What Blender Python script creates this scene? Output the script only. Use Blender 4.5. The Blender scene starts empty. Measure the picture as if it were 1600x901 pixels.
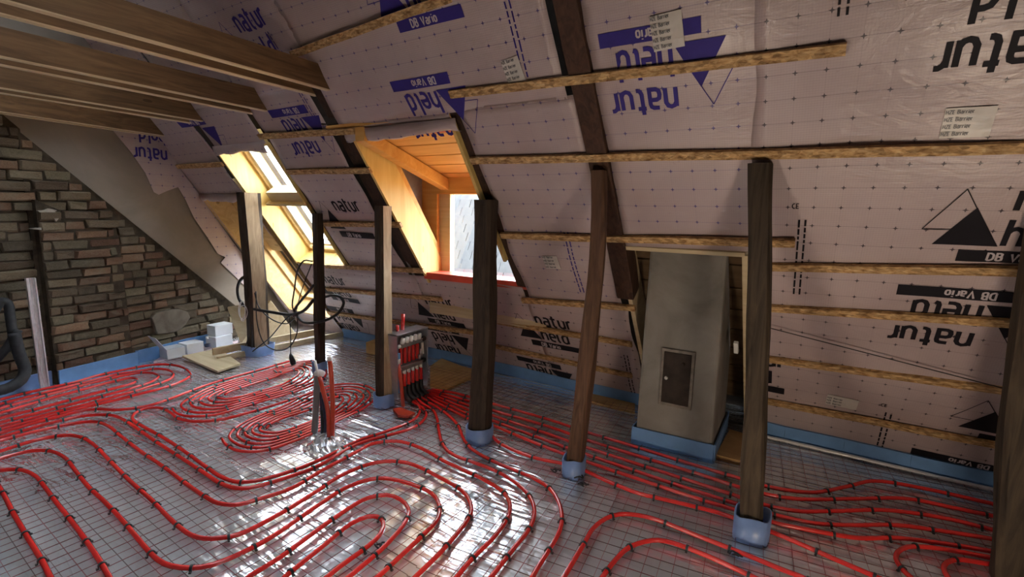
import bpy, bmesh, math, random
from mathutils import Vector, noise, Matrix
random.seed(7)
sc = bpy.context.scene
COL = sc.collection
# ------------------------------------------------------------------ camera
F = 765.0
YAW, PITCH, ROLL = math.radians(29.94), math.radians(8.80), math.radians(1.27)
HC = 1.6
_f = Vector((-math.sin(YAW)*math.cos(PITCH), math.cos(YAW)*math.cos(PITCH), -math.sin(PITCH)))
_r = Vector((math.cos(YAW), math.sin(YAW), 0)); _u = _r.cross(_f)
R_ = _r*math.cos(ROLL) + _u*math.sin(ROLL); U_ = -_r*math.sin(ROLL) + _u*math.cos(ROLL)
cam = bpy.data.objects.new('camera', bpy.data.cameras.new('camera'))
COL.objects.link(cam); sc.camera = cam
cam.data.sensor_width = 36.0; cam.data.lens = F/1600*36.0
cam.data.clip_start = .02; cam.data.clip_end = 200
m3 = Matrix((R_, U_, -_f)).transposed()
cam.matrix_world = Matrix.Translation((0, 0, HC)) @ m3.to_4x4()
# ------------------------------------------------------------------ world, lights, exposure
sc.view_settings.view_transform = 'Standard'; sc.view_settings.look = 'None'
sc.view_settings.gamma = 1.0; sc.view_settings.use_curve_mapping = False
sc.view_settings.exposure = 1.12
w = bpy.data.worlds.new('sky'); sc.world = w; w.use_nodes = True
bg = w.node_tree.nodes['Background']; bg.inputs[0].default_value = (.82, .91, 1, 1); bg.inputs[1].default_value = 9.5
def area(name, loc, target, sx, sy, power, col, spread=180, portal=False):
    d = bpy.data.lights.new(name, 'AREA'); d.shape = 'RECTANGLE'; d.size = sx; d.size_y = sy
    d.energy = power; d.color = col; d.spread = math.radians(spread)
    o = bpy.data.objects.new(name, d); COL.objects.link(o); o.location = loc
    o.rotation_euler = (Vector(target)-Vector(loc)).to_track_quat('-Z', 'Y').to_euler()
    return o
for X_, pw in ((-4.2, 95), (-1.6, 95), (1.2, 95)):
    area('added_soft_fill', (X_, -.95, 2.55), (X_-.3, 2.6, .7), 1.3, 1.2, pw, (1, .93, .86))  # soft fill lights added behind the camera, no window built there
area('work_lamp', (.75, 1.15, .22), (.3, 3.2, 2.2), .30, .20, 6, (1, .80, .60))
area('work_lamp', (-.9, .75, .22), (-1.0, 3.2, 2.4), .30, .20, 5, (1, .82, .62))
# ------------------------------------------------------------------ geometry of the place
C0 = Vector((0, 0, HC))
def ray(x, y): return R_*((x-800)/F) + U_*(-(y-450.5)/F) + _f
def fl(x, y, z=0.0):
    d = ray(x, y); return C0 + d*((z-HC)/d.z)
def yp(x, y, Y):
    d = ray(x, y); return C0 + d*(Y/d.y)
def xp(x, y, X):
    d = ray(x, y); return C0 + d*(X/d.x)
EV = Vector((0, 4.038, 0)); UU = Vector((1, -.047, 0)).normalized(); AN = math.radians(55)
VV = Vector((UU.y, -UU.x, 0))*math.cos(AN) + Vector((0, 0, math.sin(AN)))
NN = UU.cross(VV)
if NN.y > 0: NN = -NN
def sp(s, t, h=0.0): return EV + UU*s + VV*t + NN*h
def st(x, y, h=0.0):
    d = ray(x, y); p = C0 + d*((NN.dot(EV)+h-NN.dot(C0))/NN.dot(d)) - EV
    return p.dot(UU), p.dot(VV)
GK = -5.50                                   # gable plane  X = GK - .13 Y
def gx(Y): return GK - .13*Y
GD = Vector((-.13, 1, 0)).normalized(); GN = Vector((1, .13, 0)).normalized()
def gp(Y, z, h=0.0): return Vector((gx(Y), Y, z)) + GN*h
def gst(x, y, h=0.0):
    d = ray(x, y); k = (GN.dot(gp(0, 0, h)) - GN.dot(C0))/GN.dot(d); p = C0 + d*k; return p.y, p.z
# ------------------------------------------------------------------ object helpers
def tag(o, label=None, cat=None, group=None, kind=None):
    if label: o['label'] = label
    if cat: o['category'] = cat
    if group: o['group'] = group
    if kind: o['kind'] = kind
    return o
def empty(name, loc=(0, 0, 0)):
    o = bpy.data.objects.new(name, None); COL.objects.link(o); o.location = loc; o.empty_display_size = .1; return o
def setparent(o, p):
    if p is not None:
        o.parent = p
        if p.parent is None: o.matrix_parent_inverse = Matrix.Translation(-p.location)
def smooth(me): me.polygons.foreach_set('use_smooth', [True]*len(me.polygons))
class MB:
    def __init__(s): s.v = []; s.f = []; s.mi = []; s.uv = None
    def quad(s, a, b, c, d, mi=0):
        n = len(s.v); s.v += [a, b, c, d]; s.f.append((n, n+1, n+2, n+3)); s.mi.append(mi)
    def poly(s, pts, mi=0):
        n = len(s.v); s.v += list(pts); s.f.append(tuple(range(n, n+len(pts)))); s.mi.append(mi)
    def hexa(s, P, mi=0):      # 8 corners, 0-3 bottom ring, 4-7 top ring
        n = len(s.v); s.v += list(P)
        for f in ((3, 2, 1, 0), (4, 5, 6, 7), (0, 1, 5, 4), (1, 2, 6, 5), (2, 3, 7, 6), (3, 0, 4, 7)):
            s.f.append(tuple(n+i for i in f)); s.mi.append(mi)
    def box(s, a, b, mi=0):
        (x0, y0, z0), (x1, y1, z1) = a, b
        s.hexa([Vector(p) for p in ((x0, y0, z0), (x1, y0, z0), (x1, y1, z0), (x0, y1, z0), (x0, y0, z1), (x1, y0, z1), (x1, y1, z1), (x0, y1, z1))], mi)
    def obox(s, o, a, b, c, mi=0):   # origin + three edge vectors
        o = Vector(o); s.hexa([o, o+a, o+a+b, o+b, o+c, o+a+c, o+a+b+c, o+b+c], mi)
    def slope(s, s0, s1, t0, t1, h0, h1, mi=0):
        s.hexa([sp(s0, t0, h0), sp(s1, t0, h0), sp(s1, t1, h0), sp(s0, t1, h0), sp(s0, t0, h1), sp(s1, t0, h1), sp(s1, t1, h1), sp(s0, t1, h1)], mi)
    def prism(s, pts, d, mi=0):      # polygon pts extruded by vector d
        n = len(s.v); k = len(pts); s.v += [Vector(p) for p in pts] + [Vector(p)+d for p in pts]
        s.f.append(tuple(range(n+k-1, n-1, -1))); s.f.append(tuple(range(n+k, n+2*k))); s.mi += [mi, mi]
        for i in range(k):
            j = (i+1) % k; s.f.append((n+i, n+j, n+k+j, n+k+i)); s.mi.append(mi)
    def tube(s, pts, r, n=8, mi=0, cap=True, up=None):
        pts = [Vector(p) for p in pts]; base = len(s.v); k = len(pts)
        rr = r if isinstance(r, (list, tuple)) else [r]*k
        prev = None
        for i, p in enumerate(pts):
            t = (pts[min(i+1, k-1)] - pts[max(i-1, 0)]).normalized()
            if prev is None:
                a = Vector((0, 0, 1)) if abs(t.z) < .9 else Vector((1, 0, 0))
                prev = (a - t*a.dot(t)).normalized()
            else:
                prev = (prev - t*prev.dot(t)).normalized()
            q = t.cross(prev)
            for j in range(n):
                an = 2*math.pi*(j+.5)/n
                s.v.append(p + (prev*math.cos(an) + q*math.sin(an))*rr[i])
        for i in range(k-1):
            for j in range(n):
                j2 = (j+1) % n
                s.f.append((base+i*n+j, base+i*n+j2, base+(i+1)*n+j2, base+(i+1)*n+j)); s.mi.append(mi)
        if cap:
            s.f.append(tuple(base+j for j in range(n-1, -1, -1))); s.f.append(tuple(base+(k-1)*n+j for j in range(n))); s.mi += [mi, mi]
    def mesh(s, name, mats, sm=False):
        me = bpy.data.meshes.new(name); me.from_pydata([tuple(v) for v in s.v], [], s.f)
        for m in (mats if isinstance(mats, (list, tuple)) else [mats]): me.materials.append(m)
        if max(s.mi or [0]) > 0: me.polygons.foreach_set('material_index', s.mi)
        if s.uv:
            ul = me.uv_layers.new(name='st'); ul.data.foreach_set('uv', [c for l in me.loops for c in s.uv[l.vertex_index]])
        bm = bmesh.new(); bm.from_mesh(me)
        if not s.uv: bmesh.ops.recalc_face_normals(bm, faces=bm.faces)
        bm.to_mesh(me); bm.free()
        if sm: smooth(me)
        me.update(); return me
    def build(s, name, mats, parent=None, sm=False, bevel=0):
        o = bpy.data.objects.new(name, s.mesh(name, mats, sm)); COL.objects.link(o); setparent(o, parent)
        if bevel:
            b = o.modifiers.new('bevel', 'BEVEL'); b.width = bevel; b.segments = 2; b.limit_method = 'ANGLE'
        return o
def part(name, mats, parent, fn, sm=False, bevel=0):
    m = MB(); fn(m); return m.build(name, mats, parent, sm, bevel)
def spline(P, step=.03):
    P = [Vector(p) for p in P]; out = []
    Q = [P[0]*2-P[1]] + P + [P[-1]*2-P[-2]]
    for i in range(1, len(Q)-2):
        a, b, c, d = Q[i-1:i+3]
        def al(u, v): return max((v-u).length, 1e-4)**.5
        t0 = 0; t1 = t0+al(a, b); t2 = t1+al(b, c); t3 = t2+al(c, d)
        n = max(2, int((c-b).length/step))
        for k in range(n):
            t = t1 + (t2-t1)*k/n
            A1 = a*((t1-t)/(t1-t0)) + b*((t-t0)/(t1-t0)); A2 = b*((t2-t)/(t2-t1)) + c*((t-t1)/(t2-t1)); A3 = c*((t3-t)/(t3-t2)) + d*((t-t2)/(t3-t2))
            B1 = A1*((t2-t)/(t2-t0)) + A2*((t-t0)/(t2-t0)); B2 = A2*((t3-t)/(t3-t1)) + A3*((t-t1)/(t3-t1))
            out.append(B1*((t2-t)/(t2-t1)) + B2*((t-t1)/(t2-t1)))
    out.append(P[-1]); return out
# ------------------------------------------------------------------ materials
class NT:
    def __init__(s, name):
        s.m = bpy.data.materials.new(name); s.m.use_nodes = True; s.t = s.m.node_tree; s.b = s.t.nodes['Principled BSDF']
    def n(s, typ, **k):
        o = s.t.nodes.new(typ)
        for a, v in k.items(): setattr(o, a, v)
        return o
    def l(s, a, b): s.t.links.new(a, b)
    def math(s, op, a, b=None, c=None):
        o = s.n('ShaderNodeMath', operation=op)
        for i, v in enumerate((a, b, c)):
            if v is None: continue
            if isinstance(v, (int, float)): o.inputs[i].default_value = v
            else: s.l(v, o.inputs[i])
        return o.outputs[0]
    def coord(s, kind='Object', scale=(1, 1, 1), rot=(0, 0, 0)):
        c = s.n('ShaderNodeTexCoord'); m = s.n('ShaderNodeMapping'); m.inputs['Scale'].default_value = scale; m.inputs['Rotation'].default_value = rot
        s.l(c.outputs[kind], m.inputs[0]); return m.outputs[0]
    def noise(s, vec, scale, detail=4, rough=.55, dist=0):
        o = s.n('ShaderNodeTexNoise'); s.l(vec, o.inputs['Vector']); o.inputs['Scale'].default_value = scale
        o.inputs['Detail'].default_value = detail; o.inputs['Roughness'].default_value = rough; o.inputs['Distortion'].default_value = dist
        return o.outputs['Fac']
    def ramp(s, fac, stops):
        o = s.n('ShaderNodeValToRGB'); s.l(fac, o.inputs[0]); e = o.color_ramp.elements
        while len(e) < len(stops): e.new(.5)
        for i, (p, c) in enumerate(stops): e[i].position = p; e[i].color = (*c, 1)
        return o.outputs[0]
    def mix(s, fac, a, b, mode='MIX'):
        o = s.n('ShaderNodeMix', data_type='RGBA', blend_type=mode)
        for sock, v in ((o.inputs['Factor'], fac), (o.inputs['A'], a), (o.inputs['B'], b)):
            if isinstance(v, (int, float)): sock.default_value = v
            elif isinstance(v, tuple): sock.default_value = (*v, 1)
            else: s.l(v, sock)
        return o.outputs['Result']
    def bump(s, h, strength=.3, dist=.01, nrm=None):
        o = s.n('ShaderNodeBump'); s.l(h, o.inputs['Height']); o.inputs['Strength'].default_value = strength; o.inputs['Distance'].default_value = dist
        if nrm is not None: s.l(nrm, o.inputs['Normal'])
        return o.outputs[0]
    def out(s, color=None, rough=.6, metal=0.0, normal=None, spec=None, coat=0):
        b = s.b
        if color is not None:
            if isinstance(color, tuple): b.inputs['Base Color'].default_value = (*color, 1)
            else: s.l(color, b.inputs['Base Color'])
        if isinstance(rough, (int, float)): b.inputs['Roughness'].default_value = rough
        else: s.l(rough, b.inputs['Roughness'])
        b.inputs['Metallic'].default_value = metal
        if normal is not None: s.l(normal, b.inputs['Normal'])
        if spec is not None: b.inputs['Specular IOR Level'].default_value = spec
        b.inputs['Coat Weight'].default_value = coat
        return s.m
def plain(name, col, rough=.5, metal=0.0, var=.15, scale=8, bump=.1, spec=.5):
    t = NT(name); v = t.coord(); f = t.noise(v, scale, 5)
    d = tuple(max(0, c*(1-var)) for c in col); b = tuple(min(1, c*(1+var)) for c in col)
    c = t.ramp(f, ((.3, d), (.7, b)))
    return t.out(c, rough, metal, t.bump(f, bump, .005), spec)
def wood(name, dark, light, axis, rough=.7, grain=1.0, bump=.3, knots=True):
    t = NT(name); sc_ = [14.0*grain]*3; sc_[axis] = 1.1*grain
    v = t.coord(scale=tuple(sc_)); f = t.noise(v, 2.2, 6, .6, 1.2); f2 = t.noise(t.coord(), 2.3, 3)
    c = t.ramp(f, ((.3, dark), (.68, light)))
    c = t.mix(t.math('MULTIPLY', f2, .5), c, tuple(x*.62 for x in dark), 'MIX')
    if knots:
        k = [5.0]*3; k[axis] = 1.7
        vo = t.n('ShaderNodeTexVoronoi'); t.l(t.coord(scale=tuple(k)), vo.inputs['Vector']); vo.inputs['Scale'].default_value = 1.0
        kf = t.math('LESS_THAN', vo.outputs['Distance'], .1); c = t.mix(t.math('MULTIPLY', kf, .6), c, tuple(x*.4 for x in dark))
    return t.out(c, rough, 0, t.bump(f, bump, .006), .3)
M = {}
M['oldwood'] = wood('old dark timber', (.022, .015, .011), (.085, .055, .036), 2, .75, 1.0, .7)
M['brownpost'] = wood('brown timber', (.065, .032, .018), (.19, .098, .056), 2, .7, 1.0, .5)
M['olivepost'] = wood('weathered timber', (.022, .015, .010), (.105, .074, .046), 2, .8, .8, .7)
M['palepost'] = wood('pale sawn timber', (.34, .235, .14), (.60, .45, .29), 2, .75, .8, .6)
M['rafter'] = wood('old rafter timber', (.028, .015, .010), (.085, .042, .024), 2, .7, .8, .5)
M['rafterb'] = wood('brown rafter timber', (.045, .022, .014), (.115, .055, .034), 2, .7, .8, .5)
M['beam'] = wood('collar beam spruce', (.095, .048, .020), (.27, .15, .068), 1, .6, .7, .25)
M['litedge'] = wood('spruce edge painted lit', (.62, .46, .28), (.80, .64, .42), 1, .6, .7, .1, False)  # paler spruce, light from the floor painted into the colour
M['ply'] = wood('spruce plywood', (.74, .48, .14), (.92, .69, .27), 2, .55, .35, .1)
M['plyx'] = wood('spruce board', (.55, .36, .15), (.78, .57, .29), 0, .6, .35, .15)
M['sheath'] = wood('brown sheathing', (.12, .07, .033), (.26, .165, .085), 0, .7, .35, .2)
M['plydull'] = wood('pale planed board', (.52, .40, .23), (.72, .60, .40), 0, .6, .35, .15)
def osb():
    t = NT('oriented strand board'); v = t.coord(scale=(16, 40, 40)); f = t.noise(v, 1.6, 3, .6, .6)
    vo = t.n('ShaderNodeTexVoronoi'); t.l(t.coord(scale=(30, 75, 75)), vo.inputs['Vector']); vo.inputs['Scale'].default_value = 1
    c = t.ramp(f, ((.3, (.22, .11, .04)), (.5, (.46, .28, .12)), (.7, (.62, .43, .22))))
    bw = t.n('ShaderNodeRGBToBW'); t.l(vo.outputs['Color'], bw.inputs[0]); c = t.mix(.45, c, bw.outputs[0], 'OVERLAY')
    return t.out(c, .7, 0, t.bump(f, .5, .006), .3)
M['osb'] = osb()
def membrane(name, ink):
    t = NT(name); uvn = t.n('ShaderNodeUVMap', uv_map='st'); sep = t.n('ShaderNodeSeparateXYZ'); t.l(uvn.outputs[0], sep.inputs[0])
    g = .1125
    def cell(o): return t.math('ABSOLUTE', t.math('SUBTRACT', t.math('MODULO', t.math('ADD', t.math('MULTIPLY', o, 1/g), 100.5), 1.0), .5))
    a, b = cell(sep.outputs[0]), cell(sep.outputs[1])
    # four-pointed star where product is small near the centre
    star = t.math('MULTIPLY', t.math('LESS_THAN', t.math('ADD', t.math('MULTIPLY', a, b), 0.0), .0010), t.math('LESS_THAN', t.math('ADD', a, b), .10))
    lin = t.math('MAXIMUM', t.math('LESS_THAN', b, .010), t.math('MULTIPLY', t.math('LESS_THAN', a, .007), .35))
    v = t.coord(); n1 = t.noise(v, 1.6, 4); n2 = t.noise(v, 22, 3)
    base = t.ramp(n1, ((.3, (.43, .335, .33)), (.7, (.58, .47, .455))))
    # woven scrim
    wv = t.math('MULTIPLY', t.math('LESS_THAN', t.math('MODULO', t.math('ADD', t.math('MULTIPLY', sep.outputs[1], 90), 1000), 1.0), .35), .12)
    wu = t.math('MULTIPLY', t.math('LESS_THAN', t.math('MODULO', t.math('ADD', t.math('MULTIPLY', sep.outputs[0], 90), 1000), 1.0), .3), .08)
    base = t.mix(t.math('ADD', wv, wu), base, (.26, .19, .20))
    c = t.mix(t.math('MULTIPLY', lin, .42), base, ink); c = t.mix(t.math('MULTIPLY', star, .9), c, ink)
    wr = t.coord(scale=(3, 3, 14)); n3 = t.noise(wr, 2.0, 5, .6, .8); n4 = t.noise(t.coord(scale=(9, 9, 9)), 1.0, 4, .6, 1.5)
    hgt = t.math('ADD', t.math('ADD', t.math('MULTIPLY', n3, .6), t.math('MULTIPLY', n4, .6)), t.math('MULTIPLY', wv, .5))
    return t.out(c, t.math('MULTIPLY_ADD', n2, .2, .22), 0, t.bump(hgt, .28, .02), .6)
INKV, INKB = (.045, .03, .22), (.012, .01, .014)
M['memv'] = membrane('membrane violet print', (.06, .04, .20)); M['memb'] = membrane('membrane black print', (.03, .02, .03))
M['inkv'] = plain('violet ink', INKV, .6, 0, .1, 8, .1, .2); M['inkb'] = plain('black ink', INKB, .6, 0, .1, 8, .1, .2)
M['whiteprint'] = plain('unprinted lettering', (.55, .48, .50), .4, 0, .05)
M['tape'] = plain('milky adhesive tape', (.62, .58, .53), .3, 0, .1, 12, .2)
def foil():
    t = NT('crinkled silver foil'); v = t.coord()
    def crease(scale, rot, k, pw, dist=.6):
        f = t.noise(t.coord(scale=scale, rot=(0, 0, rot)), k, 2, .5, dist)
        r = t.math('SUBTRACT', 1.0, t.math('ABSOLUTE', t.math('MULTIPLY_ADD', f, 2.0, -1.0)))
        return t.math('POWER', r, pw)
    c1 = crease((.8, 4.2, 1), .9, 1.2, 6); c2 = crease((1.0, 5.5, 1), -.35, 1.4, 8); c3 = crease((1.6, 7, 1), 1.6, 1.2, 8)
    soft = t.noise(t.coord(scale=(1.2, 2.4, 1), rot=(0, 0, .5)), 1.8, 3, .5, .8); fine = t.noise(v, 22, 4, .6, 1.0)
    area_ = t.ramp(t.noise(v, .9, 2), ((.36, (.15, .15, .15)), (.62, (1, 1, 1))))
    cr = t.math('MULTIPLY', t.math('ADD', t.math('ADD', c1, t.math('MULTIPLY', c2, .7)), t.math('MULTIPLY', c3, .35)), area_)
    h = t.math('ADD', t.math('ADD', t.math('MULTIPLY', cr, .34), t.math('MULTIPLY', soft, .9)), t.math('MULTIPLY', fine, .010))
    c = t.ramp(t.noise(v, 1.1, 3), ((.3, (.84, .88, .95)), (.7, (.95, .96, .98))))
    return t.out(c, t.math('MULTIPLY_ADD', fine, .16, .15), .70, t.bump(h, .32, .05))
M['foil'] = foil()
M['wire'] = plain('dark wire', (.045, .018, .018), .5, .2, .2); M['wirered'] = plain('red wire', (.13, .012, .018), .5, 0, .2)
def pipem():
    t = NT('red heating pipe'); v = t.coord(); f = t.noise(v, 3, 3)
    c = t.ramp(f, ((.3, (.58, .018, .018)), (.7, (.76, .032, .026))))
    t.b.inputs['Coat Roughness'].default_value = .08
    return t.out(c, .26, 0, None, .5, .7)
M['pipe'] = pipem()
M['clip'] = plain('black clip plastic', (.012, .012, .014), .45)
M['blue'] = plain('blue edge foam', (.16, .33, .62), .45, 0, .12, 6, .15); M['bluepale'] = plain('pale blue edge foam', (.19, .29, .54), .35, 0, .12, 10, .2)
def plaster(name, a, b, sc_=2.2):
    t = NT(name); v = t.coord(); f = t.noise(v, sc_, 6, .6, .4); g = t.noise(v, 40, 3)
    return t.out(t.ramp(f, ((.3, a), (.7, b))), .85, 0, t.bump(t.math('ADD', f, t.math('MULTIPLY', g, .2)), .25, .01), .2)
M['plaster'] = plaster('grey lime plaster', (.20, .165, .13), (.29, .245, .20), 1.6)
M['cement'] = plaster('chimney cement render', (.20, .185, .165), (.36, .335, .30), 2.6)
M['palepatch'] = plaster('pale plaster remains', (.24, .21, .17), (.40, .36, .30), 9)
M['patch'] = plaster('brown mortar smear', (.10, .082, .062), (.19, .16, .125), 6)
M['mortar'] = plaster('dark old mortar', (.025, .018, .012), (.095, .070, .046), 9)
def brickm(i, a, b):
    t = NT('old brick'); v = t.coord('Object', (1, 1, 1)); oi = t.n('ShaderNodeObjectInfo')
    f = t.noise(v, 18, 5, .65, .5); g = t.noise(v, 70, 3)
    c = t.ramp(f, ((.25, a), (.7, b))); geo = t.n('ShaderNodeNewGeometry'); mp = t.n('ShaderNodeMapping'); t.l(geo.outputs['Position'], mp.inputs[0]); w1 = t.noise(mp.outputs[0], 5.0, 5, .65, .8)
    c = t.mix(t.ramp(w1, ((.50, (0, 0, 0)), (.68, (.75, .75, .75)))), c, (.23, .185, .13)); hs = t.n('ShaderNodeHueSaturation'); t.l(c, hs.inputs['Color'])
    t.l(t.math('MULTIPLY_ADD', oi.outputs['Random'], .7, .62), hs.inputs['Value'])
    t.l(t.math('MULTIPLY_ADD', oi.outputs['Random'], .02, .49), hs.inputs['Hue'])
    return t.out(hs.outputs[0], .9, 0, t.bump(t.math('ADD', f, t.math('MULTIPLY', g, .4)), .8, .012), .15)
M['brick0'] = brickm(0, (.10, .070, .042), (.24, .185, .125)); M['brick1'] = brickm(1, (.13, .070, .042), (.28, .175, .115)); M['brick2'] = brickm(2, (.085, .068, .044), (.20, .165, .112))
M['alu'] = plain('brushed aluminium', (.80, .79, .79), .35, .35, .1, 30, .1); M['steel'] = plain('galvanised sheet', (.50, .51, .53), .35, .85, .12, 14, .1)
M['brass'] = plain('brushed steel bar', (.33, .29, .26), .4, .7)
M['white'] = plain('white plastic', (.78, .77, .75), .4, 0, .04); M['card'] = plain('white cardboard', (.72, .74, .77), .6, 0, .05, 6, .05)
M['black'] = plain('black rubber', (.010, .010, .011), .5); M['conduit'] = plain('charcoal foam hose', (.022, .022, .024), .65, 0, .3, 30, .4)
M['grey'] = plain('grey pipe plastic', (.17, .165, .165), .4); M['orange'] = plain('orange red pipe', (.48, .055, .025), .35)
M['navy'] = plain('dark blue cable', (.02, .025, .07), .45); M['pink'] = plain('pink foam board', (.70, .55, .58), .7)
M['rust'] = plain('rusty iron door', (.038, .026, .020), .75, .3, .45, 14, .6); M['rustrim'] = plain('mortar stained rim', (.24, .21, .18), .8, 0, .3, 25, .5)
M['redfilm'] = plain('red film', (.62, .08, .05), .4); M['sash'] = plain('white lacquered sash', (.75, .73, .68), .4, 0, .03)
M['tan'] = plaster('tan particle board', (.42, .24, .09), (.60, .38, .17), 5); M['dark'] = plain('dark roof boarding', (.035, .025, .018), .9, 0, .3)
M['tile'] = plaster('slate scale', (.050, .050, .052), (.078, .078, .076), 5)
M['foilgrey'] = plain('grey underlay film', (.30, .28, .27), .35, .3, .2, 10, .3)
M['orangeply'] = wood('dormer board', (.68, .34, .08), (.88, .52, .17), 0, .55, .35, .1)
def glass():
    t = NT('clear glass'); nt = t.t
    tr = t.n('ShaderNodeBsdfTransparent'); gl = t.n('ShaderNodeBsdfGlossy'); gl.inputs['Roughness'].default_value = .02
    mx = t.n('ShaderNodeMixShader'); mx.inputs[0].default_value = .05
    t.l(tr.outputs[0], mx.inputs[1]); t.l(gl.outputs[0], mx.inputs[2])
    t.l(mx.outputs[0], nt.nodes['Material Output'].inputs[0]); return t.m
M['glass'] = glass()
# ================================================================== THE SETTING
# floor: silver foil over insulation, with real wrinkles
def fz(x, y):
    n = noise.noise(Vector((x*1.3+3, y*1.3, .3)))
    a = .6 + .4*math.sin(x*.7); d = Vector((x*math.cos(a)+y*math.sin(a), (-x*math.sin(a)+y*math.cos(a))*.35, 0))
    r = 1-abs(noise.noise(d*3.0)); r2 = 1-abs(noise.noise(d*7+Vector((5, 1, 0))))
    k = max(0, 1-((x+1.75)**2+(y-1.9)**2)/1.1)          # pulled foil round the central post
    ang = math.atan2(y-2.62, x+1.77); rad = math.hypot(x+1.77, y-2.62)
    ray_ = (1-abs(noise.noise(Vector((ang*6, rad*.8, 2)))))**3
    return -.012 + .002*n + .0035*r**9 + .0012*r2**8 + k*.009*ray_
nx, ny = 330, 230; x0, x1, y0, y1 = -6.2, 3.4, -.6, 4.6
m = MB()
for j in range(ny+1):
    for i in range(nx+1):
        x = x0+(x1-x0)*i/nx; y = y0+(y1-y0)*j/ny; m.v.append(Vector((x, y, fz(x, y))))
for j in range(ny):
    for i in range(nx):
        a = j*(nx+1)+i; m.f.append((a, a+1, a+nx+2, a+nx+1)); m.mi.append(0)
floor = m.build('floor', M['foil'], None, True); tag(floor, 'crinkled silver foil floor covering under the red pipes', kind='structure')
part('subfloor', M['tan'], floor, lambda m: m.box((-7.6, -3.2, -.2), (3.6, 4.9, -.03)))
def strip(name, P, mat, z0=-.028, z1=.004): return part(name, mat, floor, lambda m: m.prism([Vector((p.x, p.y, z0)) for p in P], Vector((0, 0, z1-z0))))
strip('bare_board', [fl(672, 603), fl(690, 612), fl(742, 588), fl(742, 577), fl(722, 572), fl(690, 560), fl(672, 572)], M['tan'])
strip('bare_board', [fl(905, 622), fl(992, 645), fl(992, 628), fl(905, 606)], M['tan'])
strip('bare_board', [fl(1118, 714), fl(1156, 724), fl(1160, 680), fl(1140, 674)], M['tan'], -.028, .02)
# sloping roof: dark boarding outside, with holes for windows and chimney
OPEN = dict(far=(-5.84, -4.98, .30, 2.07), win=(-4.84, -4.0, 1.22, 2.6), dorm=(-2.86, -1.92, 1.23, 2.62), chim=(-.95, -.18, -.1, 1.72))
def rects_minus(S0, S1, T0, T1, holes):
    ss = sorted({S0, S1, *[v for h in holes for v in h[:2] if S0 < v < S1]}); tt = sorted({T0, T1, *[v for h in holes for v in h[2:] if T0 < v < T1]})
    out = []
    for a, b in zip(ss, ss[1:]):
        for c, d in zip(tt, tt[1:]):
            if not any(h[0]-1e-6 <= a and b <= h[1]+1e-6 and h[2]-1e-6 <= c and d <= h[3]+1e-6 for h in holes): out.append((a, b, c, d))
    return out
m = MB()
for a, b, c, d in rects_minus(-7.6, 3.6, -.7, 5.6, [OPEN['win'], (-3.06, -1.78, .90, 2.66), (-5.70, -5.02, .34, 1.12)]): m.slope(a, b, c, d, -.42, -.36)
tag(m.build('ceiling', M['dark']), 'dark roof boarding behind the old rafters', kind='structure')
yr = sp(0, 5.5)                                                     # ridge
part('wall_front', M['memb'], None, lambda m: m.hexa([Vector((-7.6, yr.y, yr.z)), Vector((3.6, yr.y, yr.z)), Vector((3.6, yr.y-3.3, -.2)), Vector((-7.6, yr.y-3.3, -.2)),
     Vector((-7.6, yr.y, yr.z+.1)), Vector((3.6, yr.y, yr.z+.1)), Vector((3.6, yr.y-3.4, -.2)), Vector((-7.6, yr.y-3.4, -.2))]))['kind'] = 'structure'
part('wall_right', M['plaster'], None, lambda m: m.box((3.5, -3, -.2), (3.6, 4.9, 5)))['kind'] = 'structure'
# gable wall: backing, plaster and bricks
DIA = lambda Y: 2.24-(Y-1.54)*1.046                                  # upper edge of the bare brickwork
wl = part('wall_left', M['plaster'], None, lambda m: m.prism([gp(-3, -.2), gp(4.88, -.2), gp(1.24, 5.0), gp(.6, 5.0), gp(-3, 3)], GN*-.3))
tag(wl, 'gable wall of bare old brick below and grey plaster above', kind='structure')
part('mortar_bed', M['mortar'], wl, lambda m: m.prism([gp(1.57, -.02, .0), gp(3.86, -.02, .0), gp(3.80, DIA(3.80)-.03, .0), gp(1.57, DIA(1.57)-.02, .0)], GN*.035))
part('mortar_bed', M['mortar'], wl, lambda m: m.prism([gp(-1, -.02, .0), gp(1.60, -.02, .0), gp(1.60, 2.20, .0), gp(1.4, 2.4, .0), gp(-1, 3.0, .0)], GN*.010))
part('mortar_bed', M['mortar'], wl, lambda m: m.prism([gp(1.60, -.02, .0), gp(2.22, -.02, .0), gp(2.20, 1.30, .0), gp(1.60, 1.62, .0)], GN*.10))
def brick_mesh(k, mat):
    rnd = random.Random(k); m = MB(); j = lambda a: rnd.uniform(-a, a)
    A = [(0, 0), (1, 0), (1, 1), (0, 1)]
    b = [Vector((-.5, -.5+u, -.5+v)) for u, v in A]
    mid = [Vector((.25+j(.1), -.5+u+j(.03), -.5+v+j(.09))) for u, v in A]
    fr = [Vector((.5+j(.12), -.5+.05+.9*u+j(.035), -.5+.13+.74*v+j(.08))) for u, v in A]
    ce = Vector((.5+j(.1), j(.15), j(.1)))
    m.v = b+mid+fr+[ce]
    for i in range(4):
        q = (i+1) % 4; m.f += [(i, q, 4+q, 4+i), (4+i, 4+q, 8+q, 8+i), (8+i, 8+q, 12)]
    m.mi = [0]*len(m.f); return m.mesh('brick', mat, False)
BR = [brick_mesh(k, M['brick%d' % (k % 3)]) for k in range(9)]
rot_g = math.atan2(.13, 1)
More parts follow.
